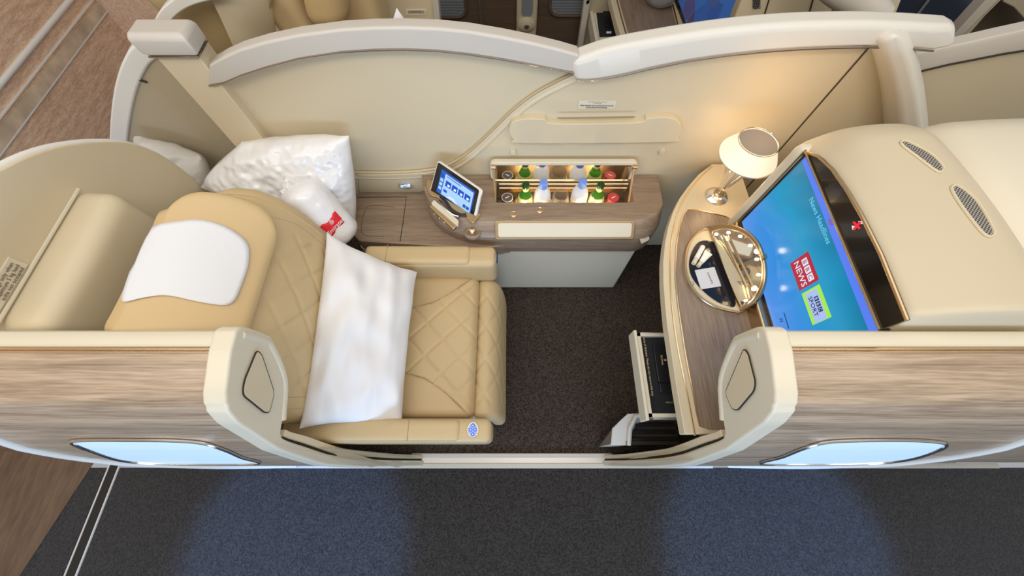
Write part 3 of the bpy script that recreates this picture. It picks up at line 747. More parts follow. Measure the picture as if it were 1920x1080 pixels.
# folding leaf on the slanted front edge
P0, P1 = V((0, .9005, .612)), V((0, .957, .661)); nn = V((0, -(P1 - P0).z, (P1 - P0).y)).normalized()
xa, xb = px(930, 430, -1).x, 0
La = ppl(929, 430, P0, nn).x; Lb = ppl(1188, 430, P0, nn).x
def slab(x0, x1, e, o, t):
    d = (P1 - P0).normalized(); a, b = P0 - d * e, P1 + d * e
    return prism(rounded([V((x0, a.y, a.z)), V((x1, a.y, a.z)), V((x1, b.y, b.z)), V((x0, b.y, b.z))], .012), nn * t)
gf = part('drawer_frame', slab(La - .002, Lb + .002, .004, 0, .010), gold_d, con, bevel=.002, label='gold-framed pull-out drawer front')
part('drawer_front', slab(La + .012, Lb - .012, -.006, 0, .0125), cream_l, gf, bevel=.002)
for k, (u, v) in enumerate(((963, 402), (1012, 394))):
    c = pz(u, v, .666)
    rg = part('coin_latch', tube([c + V((.0125 * 1.25 * math.cos(a), .0145 * math.sin(a), .001)) for a in [i * math.pi / 12 for i in range(24)]], .0016, 6, True), gold, con, label='gold ringed latch')
    part('disc', lathe(c, [(.0115, 0), (.010, .0012), (.0004, .0015)], 20, 1.25, 1.1), gold_d, rg)
part('touch_plate', prism([pz(u, v, .665) for u, v in ((1003, 379.5), (1018, 379.5), (1018, 382), (1003, 382))], (0, 0, .002)), gold, con)
# lid
def lz(v, y=1.185): return py(1000, v, y).z
zt_ = lz(303.5); x0, x1 = py(918, 306, 1.185).x, py(1197, 306, 1.185).x
lid = thing('minibar_lid', 'upright open minibar lid with mirrored inside and cream rim', 'lid', ((x0 + x1) / 2, 1.19, .666))
lidp = rounded([V((x0, 1.181, .668)), V((x1, 1.181, .668)), V((x1, 1.181, zt_)), V((x0, 1.181, zt_))], .028)
part('lid_shell', prism(lidp, (0, .024, 0)), cream_l, lid, bevel=.004)
part('mirror', prism(rounded([V((x0 + .020, 1.180, .672)), V((x1 - .020, 1.180, .672)), V((x1 - .020, 1.180, zt_ - .014)), V((x0 + .020, 1.180, zt_ - .014))], .008), (0, -.002, 0)), mirror, lid)
for s, xx in ((1, x0 + .016), (-1, x1 - .016)):
    ar = part('hinge_arm', tube([V((xx, 1.172, zt_ - .02)), V((xx + s * .004, 1.115, .70)), V((xx + s * .006, 1.068, .655))], .0055, 8), gold, lid)
    part('pivot', tube([V((xx - .008, 1.172, zt_ - .02)), V((xx + .010, 1.172, zt_ - .02))], .009, 10), gold_d, ar)
part('mirror_edge', box(x0 + .02, x1 - .02, 1.174, 1.1795, .668, .674), gold, lid)
# rack in the well
rk = thing('bottle_rack', 'gold rail bottle rack with light strips inside the minibar well', 'rack', (.24, 1.15, .53))
for y, z in ((1.170, .655), (1.165, .632), (1.170, .61)):
    part('rail', tube([V((-.06, y, z)), V((.545, y, z))], .0055, 8), gold, rk)
part('base_plate', box(-.07, .552, 1.064, 1.174, .531, .536), gold_d, rk)
for X in (.02, .10, .185, .27, .355, .435):
    part('partition', box(X - .0015, X + .0015, 1.066, 1.16, .536, .60), gold_d, rk)
part('light_strip', box(.0, .49, 1.1755, 1.1775, .60, .606), strip_w, rk)
for X, pw in ((.06, .45), (.141, .8), (.316, .8), (.396, .45)):
    part('bulb', ball((X, 1.073, .545), .006, 8), strip_w, rk)
for X in (.055, .141, .316, .40): point('minibar_light', (X, 1.070, .625), .55, (1, .74, .34), .004)
Z0 = .5365
def bottle(kind, X, y, lab, group=None):
    t = thing(kind, lab, 'bottle', (X, y, Z0), group); c = V((X, y, Z0))
    if kind == 'water_bottle':
        part('body', lathe(c, [(.001, 0), (.034, 0), (.038, .006), (.0385, .09), (.038, .12), (.031, .145), (.0155, .166), (.015, .176), (.001, .176)], 28), water_m, t)
        part('label', lathe(c, [(.0387, .03), (.0391, .031), (.0393, .10), (.0387, .101)], 28), label_w, t)
        part('cap', lathe(c, [(.0185, .168), (.0192, .172), (.0188, .202), (.016, .205), (.0005, .205)], 24), blue_cap, t)
    elif kind == 'green_bottle':
        part('body', lathe(c, [(.001, 0), (.033, 0), (.0365, .006), (.037, .07), (.034, .095), (.023, .13), (.014, .155), (.013, .175), (.001, .175)], 28), glass_g, t)
        part('label', lathe(c, [(.0372, .052), (.0378, .053), (.0380, .072), (.0346, .096), (.029, .112)], 28), label_g, t)
        part('cap', lathe(c, [(.014, .165), (.0165, .168), (.0165, .187), (.014, .191), (.0005, .191)], 20), mat('green_cap', (.03, .09, .03), .35, .6), t)
        part('neck_band', lathe(c, [(.0150, .148), (.0156, .150), (.0150, .168)], 20), label_g, t)
    return t
bottle('green_bottle', .062, 1.112, 'green glass bottle between the dark-lidded jar and a water bottle', 'green bottles in the minibar')
bottle('water_bottle', .141, 1.112, 'blue-capped water bottle left of the empty tumbler', 'water bottles in the minibar')
bottle('water_bottle', .316, 1.118, 'blue-capped water bottle right of the empty tumbler', 'water bottles in the minibar')
bottle('green_bottle', .398, 1.112, 'green glass bottle beside the red-lidded jar', 'green bottles in the minibar')
c = V((.227, 1.112, Z0)); t = thing('tumbler', 'empty clear glass tumbler in the middle of the minibar', 'glass', c)
part('bowl', lathe(c, [(.001, 0), (.028, 0), (.034, .02), (.040, .06), (.039, .095), (.035, .118), (.0335, .118), (.0375, .095), (.0385, .06), (.032, .022), (.026, .006), (.001, .006)], 32), glass_c, t)
for X, m, lab, cn in ((-.022, dk_lid, 'small snack jar with dark lid at the left end of the minibar', nuts), (.476, red_lid, 'small snack jar with red lid at the right end of the minibar', nuts)):
    c = V((X, 1.112, Z0)); t = thing('snack_jar', lab, 'jar', c, 'snack jars in the minibar')
    part('jar_body', lathe(c, [(.001, 0), (.024, 0), (.026, .006), (.026, .065), (.022, .078), (.001, .078)], 24), cn, t)
    part('lid', lathe(c, [(.0255, .070), (.026, .073), (.026, .092), (.024, .095), (.0005, .095)], 24), m, t)
    part('lid_ring', tube([c + V((.0255 * math.cos(a), .0255 * math.sin(a), .0945)) for a in [k * math.pi / 10 for k in range(20)]], .0012, 6, True), label_w if X < 0 else red_lid, t)
    part('lid_print', prism([c + V((x, y, .0952)) for x, y in ((-.010, -.004), (-.008, -.007), (.010, .004), (.008, .007))], (0, 0, .0008)), label_w, t)

# ------------------------------------------------------------------ tablet
TB = [pz(808, 356, .675), pz(889, 412, .655), pz(901, 357, .775), pz(822, 303, .79)]
def T(a, b, o=0.0):
    n = (TB[1] - TB[0]).cross(TB[3] - TB[0]).normalized()
    return TB[0] * (1 - a) * (1 - b) + TB[1] * a * (1 - b) + TB[2] * a * b + TB[3] * (1 - a) * b + n * o
def tq(a0, a1, b0, b1, o, th=.0008, r=0):
    P = [T(a0, b0, o), T(a1, b0, o), T(a1, b1, o), T(a0, b1, o)]
    n = (TB[1] - TB[0]).cross(TB[3] - TB[0]).normalized()
    return prism(rounded(P, r) if r else P, n * th)
tb = thing('tablet', 'tablet with blue and white menu screen standing in the console slot', 'tablet', TB[0])
part('case', tq(-.02, 1.02, -.10, 1.02, -.014, .0135, .012), white_t, tb, bevel=.002)
part('bezel', tq(0, .975, -.08, .985, 0, .001, .010), gloss, tb)
def em(name, col, s): return mat(name, (col[0] * .3, col[1] * .3, col[2] * .3), .3, emit=(col, s))
scr_b = em('tablet_blue', (.02, .13, .62), .75); scr_l = em('tablet_white', (.42, .66, .95), .85); scr_d = em('tablet_tile', (.01, .09, .58), .8); scr_w = em('tablet_icon', (.8, .92, 1), .9)
dp = part('display', tq(.12, .90, .08, .86, .0012), scr_b, tb)
part('page', tq(.225, .88, .10, .80, .0022), scr_l, dp)
for k in range(4):
    a0 = .27 + k * .148
    ti = part('menu_tile', tq(a0, a0 + .125, .44, .63, .0031), scr_d, dp)
    part('tile_icon', tq(a0 + .05, a0 + .10, .47, .54, .004, .0004, .002), scr_w, dp)
part('menu_tile', tq(.26, .34, .24, .32, .0031), scr_d, dp)
for k in range(2): part('menu_tile', tq(.72 + k * .075, .78 + k * .075, .17, .27, .0031), scr_d, dp)
for k in range(4): part('side_tile', tq(.14, .205, .22 + k * .14, .32 + k * .14, .0022), scr_l if k < 3 else scr_d, dp)
part('page_line', tq(.27, .60, .74, .76, .0031), scr_d, dp)
part('swoosh', prism([T(a, b, .0031) for a, b in ((.34, .10), (.42, .20), (.52, .20), (.62, .10), (.55, .10), (.48, .15), (.42, .14))], (0, 0, .0004)), scr_w, dp)
slot = [(800, 345), (806, 337), (822, 352), (895, 398), (899, 406), (893, 413), (886, 419), (868, 405), (856, 405), (845, 398), (838, 385), (822, 372), (806, 366)]
part('slot_rim', prism([pz(u, v, .668) for u, v in s2(slot, 3, True)], (0, 0, .005)), gold_d, con, bevel=.0015, label='tablet cradle rim')
part('cradle_lip', tube(smooth([pz(826, 368, .685), pz(836, 378, .684), pz(846, 392, .68), pz(862, 402, .68), pz(874, 402, .682)], 4), .007, 8), black, con)
part('cradle_lip', tube(smooth([pz(822, 376, .674), pz(832, 388, .674), pz(848, 402, .674), pz(860, 406, .674)], 4), .006, 8), chrome, con)
hs = thing('handset', 'slim gold and cream remote control docked in front of the tablet', 'remote control', pz(832, 408, .66))
part('body', prism([pz(u, v, .655) for u, v in q2([(805, 390), (814, 386), (859, 425), (851, 434)], 3)], (0, 0, .016)), gold_d, hs, bevel=.004)
part('face', prism([pz(u, v, .665) for u, v in q2([(809, 385), (815, 378), (861, 417), (859, 427)], 3)], (0, 0, .014)), cream_l, hs, bevel=.003)
for u, v in ((815, 401), (824, 409), (833, 417)):
    part('button', ball(pz(u, v, .668), .0035, 8), gold, hs)
c = pz(886, 437, .628)
kb = part('knob_recess', lathe(c + V((0, 0, .002)), [(.034, -.012), (.034, .004), (.028, .007), (.020, .003), (.001, .002)], 24, 1.1, .9), wood_c, con)
part('knob', merge(ball(c + V((0, 0, .014)), .014, 16, .8), tube([c + V((-.012, 0, .024)), c + V((.012, 0, .024))], .004, 8)), gold, kb)

# ------------------------------------------------------------------ desk, monitor housing
de = [(1350, 297), (1335, 306), (1310, 327), (1290, 350), (1274, 372), (1262, 397), (1253, 425), (1247, 455), (1243.5, 490), (1244, 530), (1247, 570), (1251, 610), (1257, 650), (1263, 690), (1270, 735), (1278, 780), (1287, 830), (1292, 850)]
DZ = .75
dP = [pz(u, v, DZ) for u, v in de]
dP = [V((p.x, max(.07, min(p.y, 1.205)), DZ)) for p in dP]
desk = thing('desk', 'curved cream vanity desk with wood inlay under the monitor', 'desk', (.8, .5, 0))
top_ = dP + [V((1.02, dP[-1].y, DZ)), V((1.02, 1.205, DZ))]
part('top', prism(top_, (0, 0, -.045)), cream, desk, bevel=.008, bseg=4)
inn = [V((max(p.x + .055, .955), p.y, DZ - .045)) for p in dP]
part('body', prism(inn + [V((1.02, dP[-1].y, DZ - .045)), V((1.02, 1.205, DZ - .045))], (0, 0, -.70)), cream, desk)
inl = [(1370, 424), (1366, 409), (1356, 405), (1300, 393), (1289, 393), (1281, 403), (1274, 426), (1268, 460), (1266, 500), (1266, 525), (1270, 567), (1277, 615), (1283, 655), (1292, 705), (1300, 742), (1306, 775), (1312, 800), (1330, 806), (1440, 806), (1440, 600), (1400, 440)]
iP = [pz(u, v, DZ + .0005) for u, v in inl]
part('wood_inlay', prism(iP, (0, 0, .0015)), wood_y, desk)
part('gold_line', tube([p + V((0, 0, .002)) for p in iP[:17]], .0028, 6), gold, desk)
gl2 = s2([(1335, 312), (1312, 333), (1292, 358), (1277, 385), (1267, 412), (1260, 445), (1257, 480), (1256.5, 520), (1259, 565), (1264, 610), (1271, 655), (1281, 705), (1289, 742), (1297, 785), (1303, 817)], 3)
part('gold_line', tube([pz(u, v, DZ + .001) for u, v in gl2], .0032, 6), gold, desk)
part('front_lamp_strip', tube([V((p.x + .03, p.y, .70)) for p in dP[8:-3]], .008, 8), cream_l, desk)

MX = .90
mon = thing('monitor_housing', 'rounded cream monitor housing with two vent slots', 'housing', (1.08, .56, 0))
def arch(y): return interp(y, [(.2, 1.238), (.3, 1.244), (.45, 1.252), (.56, 1.25), (.65, 1.243), (.735, 1.231), (.8, 1.212), (.86, 1.185), (.89, 1.17)])
def fh(p):
    y = .600 + p.y; x = p.x
    xr = 1.075 + x
    q = (y - .50) / .42
    if x > -.1: xr += (x + .1) / .27 * .048 * (1 - max(-1, min(1, q)) ** 2 * 1.6)
    z = .62 + p.z
    if p.z > .3:
        fr = math.exp(-(max(0, x + .165) / .05) ** 2)
        z += (arch(y) - 1.238) * fr + .008 * (1 - fr) + .040 * math.sin(max(0, min(1, (x + .165) / .22)) * math.pi / 2)
        z -= .07 * max(0, (x - .06) / .11) ** 2.2
        z -= .05 * max(0, (p.y - .20) / .11) ** 2 * (1 - fr)
    return V((xr, y, z))
sh_g = softbox((.170, .315, .62), .026, (50, 70, 30), fn=fh)
part('shell', sh_g, mat('housing_cream', (0.58, 0.50, 0.355), .42), mon)
def fh2(p):
    y = .63 + p.y; z = .652 + p.z
    if p.z > .3: z -= .05 * ((p.y - .05) / .33) ** 2 + .03 * (p.x / .35) ** 2 - .028
    return V((1.57 + p.x + .06 * (1 - (p.y / .33) ** 2) * (-1 if p.x < 0 else 1) * .6, y, z))
sh2 = softbox((.36, .335, .62), .12, (40, 40, 30), fn=fh2)
fs2 = thing('seat_shell', 'broad cream seat-back shell of the suite in front beyond the monitor', 'shell', (1.55, .6, 0))
part('shell', sh2, cream_l, fs2)
tr3 = bvh(sh_g, sh2)
for cs in ([(1690, 266), (1703, 267), (1745, 290), (1766, 312), (1766, 320), (1756, 322), (1722, 297), (1692, 274)], [(1785, 350), (1797, 350), (1830, 378), (1858, 425), (1862, 440), (1852, 444), (1836, 432), (1800, 385), (1784, 358)]):
    bd = s2(cs, 3, True)
    rim = [cast(tr3, u, v, .0015) for u, v in bd]
    if None in rim: print('vent miss'); continue
    vp = part('vent', fan(bd, 4, lambda u, v: cast(tr3, u, v, .002)), grille, mon, label='grey mesh vent slot')
    part('vent_rim', tube(rim, .0035, 6, True), cream, vp)
scr = thing('monitor', 'large wall-mounted screen showing blue picture menu above the desk', 'monitor', (MX, .55, .8))
yb0, yb1 = .285, .845
part('bezel', prism(rounded([V((MX, yb0, .815)), V((MX, yb1 + .008, .815)), V((MX, yb1 + .008, 1.182)), V((MX, yb0, 1.182))], .008), (.03, 0, 0)), gloss, scr, bevel=.002)
fa = [V((MX - .002, y, 1.182)) for y in (yb1 + .008, yb0)] + [V((MX - .002, y, arch(y) + .004 - max(0, (y - .80)) * .2)) for y in [yb0 + k * (yb1 + .008 - yb0) / 24 for k in range(25)]]
fp = part('fascia', prism(fa, (.008, 0, 0)), gloss, scr, label='black arched glass fascia')
part('fascia_edge', tube(fa[2:], .0045, 8), gold_d, scr)
part('fascia_edge', tube([V((MX - .004, yb1 + .009, .815)), V((MX - .004, yb1 + .009, 1.185)), V((MX - .004, yb0, 1.180))], .004, 8), gold_d, scr)
m = bpy.data.materials.new('screen_picture'); m.use_nodes = True; nt = m.node_tree; b = nt.nodes['Principled BSDF']
b.inputs['Base Color'].default_value = (.01, .02, .03, 1); b.inputs['Roughness'].default_value = .18; b.inputs['Emission Strength'].default_value = 1
tc = nt.nodes.new('ShaderNodeTexCoord'); mp = nt.nodes.new('ShaderNodeMapping'); sp_ = nt.nodes.new('ShaderNodeSeparateXYZ')
nz = nt.nodes.new('ShaderNodeTexNoise'); nz.inputs['Scale'].default_value = 3.5; nz.inputs['Detail'].default_value = 2; nz.inputs['Distortion'].default_value = .6
nt.links.new(tc.outputs['Object'], nz.inputs['Vector']); nt.links.new(tc.outputs['Object'], sp_.inputs[0])
ma = nt.nodes.new('ShaderNodeMath'); ma.operation = 'MULTIPLY_ADD'; ma.inputs[1].default_value = 2.3; ma.inputs[2].default_value = .02
nt.links.new(sp_.outputs['Z'], ma.inputs[0])
m2 = nt.nodes.new('ShaderNodeMath'); m2.operation = 'MULTIPLY_ADD'; m2.inputs[1].default_value = .35; nt.links.new(nz.outputs['Fac'], m2.inputs[0]); nt.links.new(ma.outputs[0], m2.inputs[2])
cr = nt.nodes.new('ShaderNodeValToRGB'); e = cr.color_ramp.elements
e[0].position = .22; e[0].color = (.11, .33, .93, 1); e[1].position = 1.0; e[1].color = (.0, .22, .42, 1)
k = e.new(.50); k.color = (.03, .30, .82, 1); k = e.new(.80); k.color = (.0, .34, .62, 1)
nt.links.new(m2.outputs[0], cr.inputs[0]); nt.links.new(cr.outputs[0], b.inputs['Emission Color'])
SXX = MX - .0015
dsp = part('display', prism([V((SXX, yb0, .828)), V((SXX, yb1 - .006, .828)), V((SXX, yb1 - .006, 1.176)), V((SXX, yb0, 1.176))], (.001, 0, 0)), m, scr, label='lit blue picture')
def sq(pts, name, mm, o=.0008, par=None): return part(name, prism([px(u, v, SXX - o) for u, v in pts], (.0004, 0, 0)), mm, par or dsp)
s_blue = em('screen_bar_blue', (.10, .22, .95), .9); s_red = em('screen_red', (.52, .02, .05), .8); s_white = em('screen_white', (.72, .78, .95), .95)
s_grn = em('screen_green', (.42, .95, .10), .8); s_lav = em('screen_lavender', (.42, .55, .95), .9); s_teal = em('screen_teal', (.16, .60, .85), .9); s_dk = em('screen_navy', (.01, .03, .12), .6)
rt, up = V((0, -1, 0)), V((0, 0, 1))
s_pur = em('screen_purple', (.28, .13, .45), .8)
zt1 = 1.176
part('menu_bar', prism([V((SXX - .0008, yb0, zt1 - .026)), V((SXX - .0008, yb1 - .008, zt1 - .016)), V((SXX - .0008, yb1 - .008, zt1)), V((SXX - .0008, yb0, zt1))], (.0004, 0, 0)), s_blue, dsp)
sq([(1552, 411), (1557, 410), (1562, 422), (1557, 424)], 'menu_marker', s_pur, .0014)
def yzr(y0, y1, z0, z1, o, nm, mm, par): return part(nm, box(SXX - o, SXX - o + .0003, y0, y1, z0, z1), mm, par)
nb = yzr(.474, .570, .985, 1.066, .0010, 'news_tile', s_red, dsp)
def ttext(s, y, z, size, mm, o, par): return part('lettering', text_geo(s, V((SXX - o, y, z)), rt, up, size, .0003), mm, par)
def stext(s, u, v, size, mm, o=.002, par=None, name='lettering'):
    return part(name, text_geo(s, px(u, v, SXX - o), rt, up, size, .0003), mm, par or dsp)
for ch, yy in zip('BBC', (.546, .520, .494)):
    yzr(yy - .011, yy + .011, 1.031, 1.053, .0016, 'letter_block', s_white, nb)
    ttext(ch, yy, 1.042, .021, s_red, .0024, nb)
ttext('NEWS', .521, 1.010, .031, s_white, .002, nb)
st = yzr(.360, .462, .989, 1.062, .0010, 'sport_tile', s_grn, dsp)
yzr(.362, .455, 1.002, 1.048, .0014, 'tile_centre', s_lav, st)
for ch, yy in zip('BBC', (.427, .410, .393)):
    yzr(yy - .007, yy + .007, 1.028, 1.043, .0018, 'letter_block', s_dk, st)
    ttext(ch, yy, 1.0355, .014, s_lav, .0026, st)
ttext('SPORT', .410, 1.015, .021, s_dk, .0022, st)
stext('News Headlines', 1536.5, 413, .024, s_teal, .0014)
sq([(1469, 586), (1470.2, 586), (1479.5, 616), (1478, 616)], 'slider', s_dk, .0014)
sq([(1461, 598), (1467, 597), (1467.6, 598.6), (1461.6, 599.6)], 'pause_mark', s_dk, .0014)
sq([(1462, 602), (1468, 601), (1468.6, 602.6), (1462.6, 603.6)], 'pause_mark', s_dk, .0014)
def fq(pts, mm, nm, o=.004): return part(nm, prism([px(u, v, MX - o) for u, v in pts], (.0006, 0, 0)), mm, fp)
e_red = em('sign_red', (.9, .02, .05), .9); e_wh = em('sign_white', (.8, .9, .9), .9)
fq([(1598, 417), (1602, 415), (1614, 427), (1610, 430)], e_red, 'sign_bar', .0035)
fq([(1598, 430), (1602, 432), (1616, 417), (1611, 415)], e_red, 'sign_bar', .0042)
fq([(1609, 415), (1616, 414), (1617, 420), (1611, 420)], e_wh, 'sign_dot', .0038)
fq([(1597, 423), (1603, 424), (1604, 430), (1598, 431)], e_wh, 'sign_dot', .0038)
# panel between desk and screen
part('screen_plinth', prism([V((MX - .028, .1, DZ + .001)), V((MX - .028, .80, DZ + .001)), V((MX - .01, .86, DZ + .001)), V((MX + .03, .86, DZ + .001)), V((MX + .03, .1, DZ + .001))], (0, 0, .064)), gold_d, mon, bevel=.006)
part('left_border', softbox((.05, .022, .22), .02, (10, 8, 20), fn=lambda p: V((MX + .035 + p.x, .872 + p.y, .965 + p.z))), cream_l, mon)

# ------------------------------------------------------------------ table lamp
LB = pz(1343, 368, DZ); LB = V((LB.x, min(LB.y, 1.06), DZ))
lp = thing('table_lamp', 'chrome table lamp with glowing white conical shade on the desk', 'lamp', LB)
part('base', lathe(LB, [(.001, .0), (.047, 0), (.048, .004), (.036, .016), (.020, .020), (.001, .021)], 36), chrome, lp)
part('collar', lathe(LB, [(.019, .018), (.021, .023), (.016, .028), (.018, .033), (.013, .040), (.012, .052), (.001, .052)], 28), gold_d, lp)
def vstem(s):
    rr = []
    for k in range(13):
        t_ = k / 12; x = s * (.008 + .052 * t_ ** 1.3); z = .045 + .180 * t_; wy = .012 + .016 * t_; tx = .006 + .003 * t_
        rr.append([LB + V((x + tx * math.cos(a), wy * math.sin(a), z)) for a in [i * math.pi / 8 for i in range(16)]])
    return loft(rr)
part('stem', merge(vstem(1), vstem(-1)), chrome, lp)
shp = [(.113, .178), (.115, .180), (.078, .300), (.076, .300), (.112, .181)]
LS = LB + V((-.0, 0, 0))
sg_ = [(.114, .178), (.072, .300)]
rings = [[LS + V((r * math.cos(a), r * math.sin(a), z)) for a in [i * math.pi / 24 for i in range(48)]] for r, z in ((.106, .236), (.096, .254), (.082, .277), (.070, .305), (.068, .305), (.080, .277), (.094, .254), (.104, .236))]
shd = part('lamp_shade', loft(rings + [rings[0]], cap=False), shade_m, lp)
for r, z in ((.106, .236), (.070, .305)):
    part('shade_rim', tube([LS + V((r * math.cos(a), r * math.sin(a), z)) for a in [i * math.pi / 20 for i in range(40)]], .0028, 6, True), chrome, shd)
part('bulb', ball(LS + V((0, 0, .215)), .016, 12, 1.3), mat('warm_bulb', (1, .9, .7), .4, emit=((1, .72, .4), 4)), lp)
part('shade_diffuser', lathe(LS, [(.069, .298), (.067, .300), (.001, .301)], 32), mat('diffuser', (.20, .19, .18), .5), shd)
point('lamp_light', LS + V((0, 0, .175)), .8, (1, .66, .34), .04)
point('lamp_glow', LS + V((.03, .02, .40)), .9, (1, .60, .27), .10)

# ------------------------------------------------------------------ vanity with lit mirror
VZ = DZ + .012
vn = thing('vanity_mirror', 'gold half-moon vanity compartment with raised bulb-lit mirror', 'mirror', pz(1355, 510, DZ))
base = s2([(1326, 430), (1305, 440), (1291, 460), (1285, 490), (1287, 515), (1298, 540), (1318, 562), (1345, 577), (1372, 584), (1388, 585), (1400, 575), (1395, 540), (1375, 490), (1350, 447)], 3, True)
part('tray_body', prism([pz(u, v, DZ + .002) for u, v in base], (0, 0, .014)), cream, vn, bevel=.004)
part('tray_rim', tube([pz(u, v, DZ + .017) for u, v in base], .0035, 6, True), gold_d, vn)
well = s2([(1332, 452), (1312, 453), (1299, 468), (1292, 490), (1294, 512), (1304, 530), (1322, 549), (1345, 566), (1366, 574), (1377, 575), (1378, 560), (1362, 512), (1348, 474), (1341, 458)], 3, True)
wl = part('tray_well', prism([pz(u, v, DZ + .017) for u, v in well], (0, 0, .0012)), mat('dark_lacquer', (.012, .012, .02), .12), vn, label='glossy black tray')
part('tray_latch', box(*(lambda p: (p.x - .006, p.x + .006, p.y - .006, p.y + .006, p.z, p.z + .006))(pz(1297, 532, DZ + .016))), steel, vn)
ZT = DZ + .0185
def tubeitem(uv0, uv1, r, lab, capf):
    a, b = pz(*uv0, ZT + r), pz(*uv1, ZT + r); t = thing('cosmetic_tube', lab, 'tube', (a + b) / 2, 'cosmetic tubes in the vanity tray')
    part('tube', tube([a, lerp(a, b, 1 - capf)], r, 16), white_p, t, bevel=.002)
    part('cap', tube([lerp(a, b, 1 - capf), b], r * .92, 16), cream_l, t, bevel=.001)
tubeitem((1318, 462), (1300, 495), .0095, 'long white cylinder tube lying in the vanity tray', .3)
c0_, c1_ = pz(1329, 473, ZT + .004), pz(1309, 499, ZT + .008)
t = thing('cosmetic_tube', 'flared white squeeze tube lying beside the cylinder tube', 'tube', c0_, 'cosmetic tubes in the vanity tray')
d_ = (c1_ - c0_).normalized(); s_ = d_.cross(V((0, 0, 1)))
part('tube', loft([[lerp(c0_, c1_, k) + s_ * (w_ * math.cos(a)) + V((0, 0, h_ * math.sin(a))) for a in [i * math.pi / 8 for i in range(16)]] for k, w_, h_ in ((0, .016, .001), (.05, .016, .002), (.4, .012, .006), (.72, .009, .008))]), white_p, t)
part('cap', tube([lerp(c0_, c1_, .72), c1_], .008, 14), cream_l, t)
sc2 = thing('paper_sachet', 'square white printed sachet in the vanity tray', 'sachet', pz(1327, 522, ZT))
part('packet', prism([pz(u, v, ZT + .001) for u, v in q2([(1302, 507), (1339, 501), (1352, 537), (1314, 543)], 1)], (0, 0, .003)), mat('sachet_paper', (.62, .66, .74), .6), sc2, bevel=.001)
part('lettering', text_geo('COMPLETE', pz(1331, 521, ZT + .0045), (pz(1336, 533, ZT) - pz(1326, 509, ZT)), (pz(1336, 518, ZT) - pz(1326, 522, ZT)), .010), text_d, sc2)
# raised mirror: plane through the hinge line
h0, h1 = pz(1328, 432, VZ + .004), pz(1386, 580, VZ + .004)
hd = (h1 - h0).normalized(); out = V((-hd.y, hd.x, 0)) * (1 if -hd.y > 0 else -1); out.normalize()
TA = math.radians(72); mu = out * math.cos(TA) + V((0, 0, math.sin(TA))); mn = hd.cross(mu).normalized()
if mn.dot(O - h0) < 0: mn = -mn
mp_ = lambda u, v, o=0: ppl(u, v, h0 + mn * o, mn)
mo = s2([(1328, 431), (1338, 424), (1358, 420), (1385, 424), (1410, 437), (1428, 458), (1437, 485), (1440, 512), (1436, 540), (1424, 563), (1406, 577), (1388, 583), (1378, 566), (1358, 515), (1342, 470)], 3, True)
frm = part('mirror_frame', prism([mp_(u, v, -.014) for u, v in mo], mn * .014), gold_d, vn, bevel=.004, label='raised half-moon gold mirror frame')
mi = s2([(1335, 438), (1345, 431), (1362, 429), (1385, 434), (1406, 447), (1420, 466), (1428, 490), (1429, 515), (1424, 540), (1411, 561), (1395, 574), (1388, 570), (1366, 520), (1349, 474)], 3, True)
part('mirror_face', prism([mp_(u, v, .0005) for u, v in mi], mn * .001), mirror, frm)
part('inner_rim', tube([mp_(u, v, .002) for u, v in mi], .0025, 6, True), gold, frm)
for u, v in ((1342, 439), (1365, 436), (1387, 443), (1406, 460), (1418, 486), (1421, 515), (1412, 543), (1397, 563)):
    part('bulb', ball(mp_(u, v, .004), .0052, 10), led_w, frm)
part('inner_leaf', prism([mp_(u, v, .004) for u, v in q2([(1344, 449), (1356, 462), (1378, 500), (1394, 530), (1402, 560), (1392, 566), (1378, 540), (1360, 495)], 2)], mn * .010), cream, frm, bevel=.003, label='cream hinged leaf')
part('leaf_edge', tube([mp_(u, v, .016) for u, v in ((1354, 440), (1372, 478), (1388, 512), (1400, 538))], .005, 8), gold_d, frm)
part('clasp', merge(ball(mp_(1390, 531, .016), .006, 8), tube([mp_(1384, 528, .016), mp_(1396, 533, .016)], .003, 6)), steel, frm)
part('side_clip', box(*(lambda p: (p.x - .007, p.x + .007, p.y - .008, p.y + .008, p.z - .004, p.z + .008))(mp_(1432, 482, .002))), gold_d, frm)
for u, v in ((1350, 445), (1405, 470), (1400, 540)): point('vanity_bulb_light', mp_(u, v, .02), .06, (1, .78, .4), .01)

# ------------------------------------------------------------------ open drawer and bin
def drawer(c, x0, x1, y0, y1, z, lab, items=True, tags=('', '')):
    t = thing('stationery_drawer', lab, 'drawer', ((x0 + x1) / 2, (y0 + y1) / 2, z - .06))
    part('front', box(x0 - .012, x0, y0 - .012, y1 + .012, z - .07, z + .006), cream_l, t, bevel=.003)
    part('tray', merge(box(x0, x1, y0, y0 + .012, z - .05, z), box(x0, x1, y1 - .012, y1, z - .05, z), box(x0, x0 + .014, y0, y1, z - .05, z), box(x0, x1, y0, y1, z - .055, z - .045)), cream_l, t)
    part('liner', box(x0 + .015, x1, y0 + .013, y1 - .013, z - .046, z - .018), felt, t)
    part('runner', box(x0 + .02, x1, y1, y1 + .008, z - .03, z - .012), steel, t)
    part('runner', box(x0 + .02, x1, y0 - .008, y0, z - .03, z - .012), steel, t)
    return t
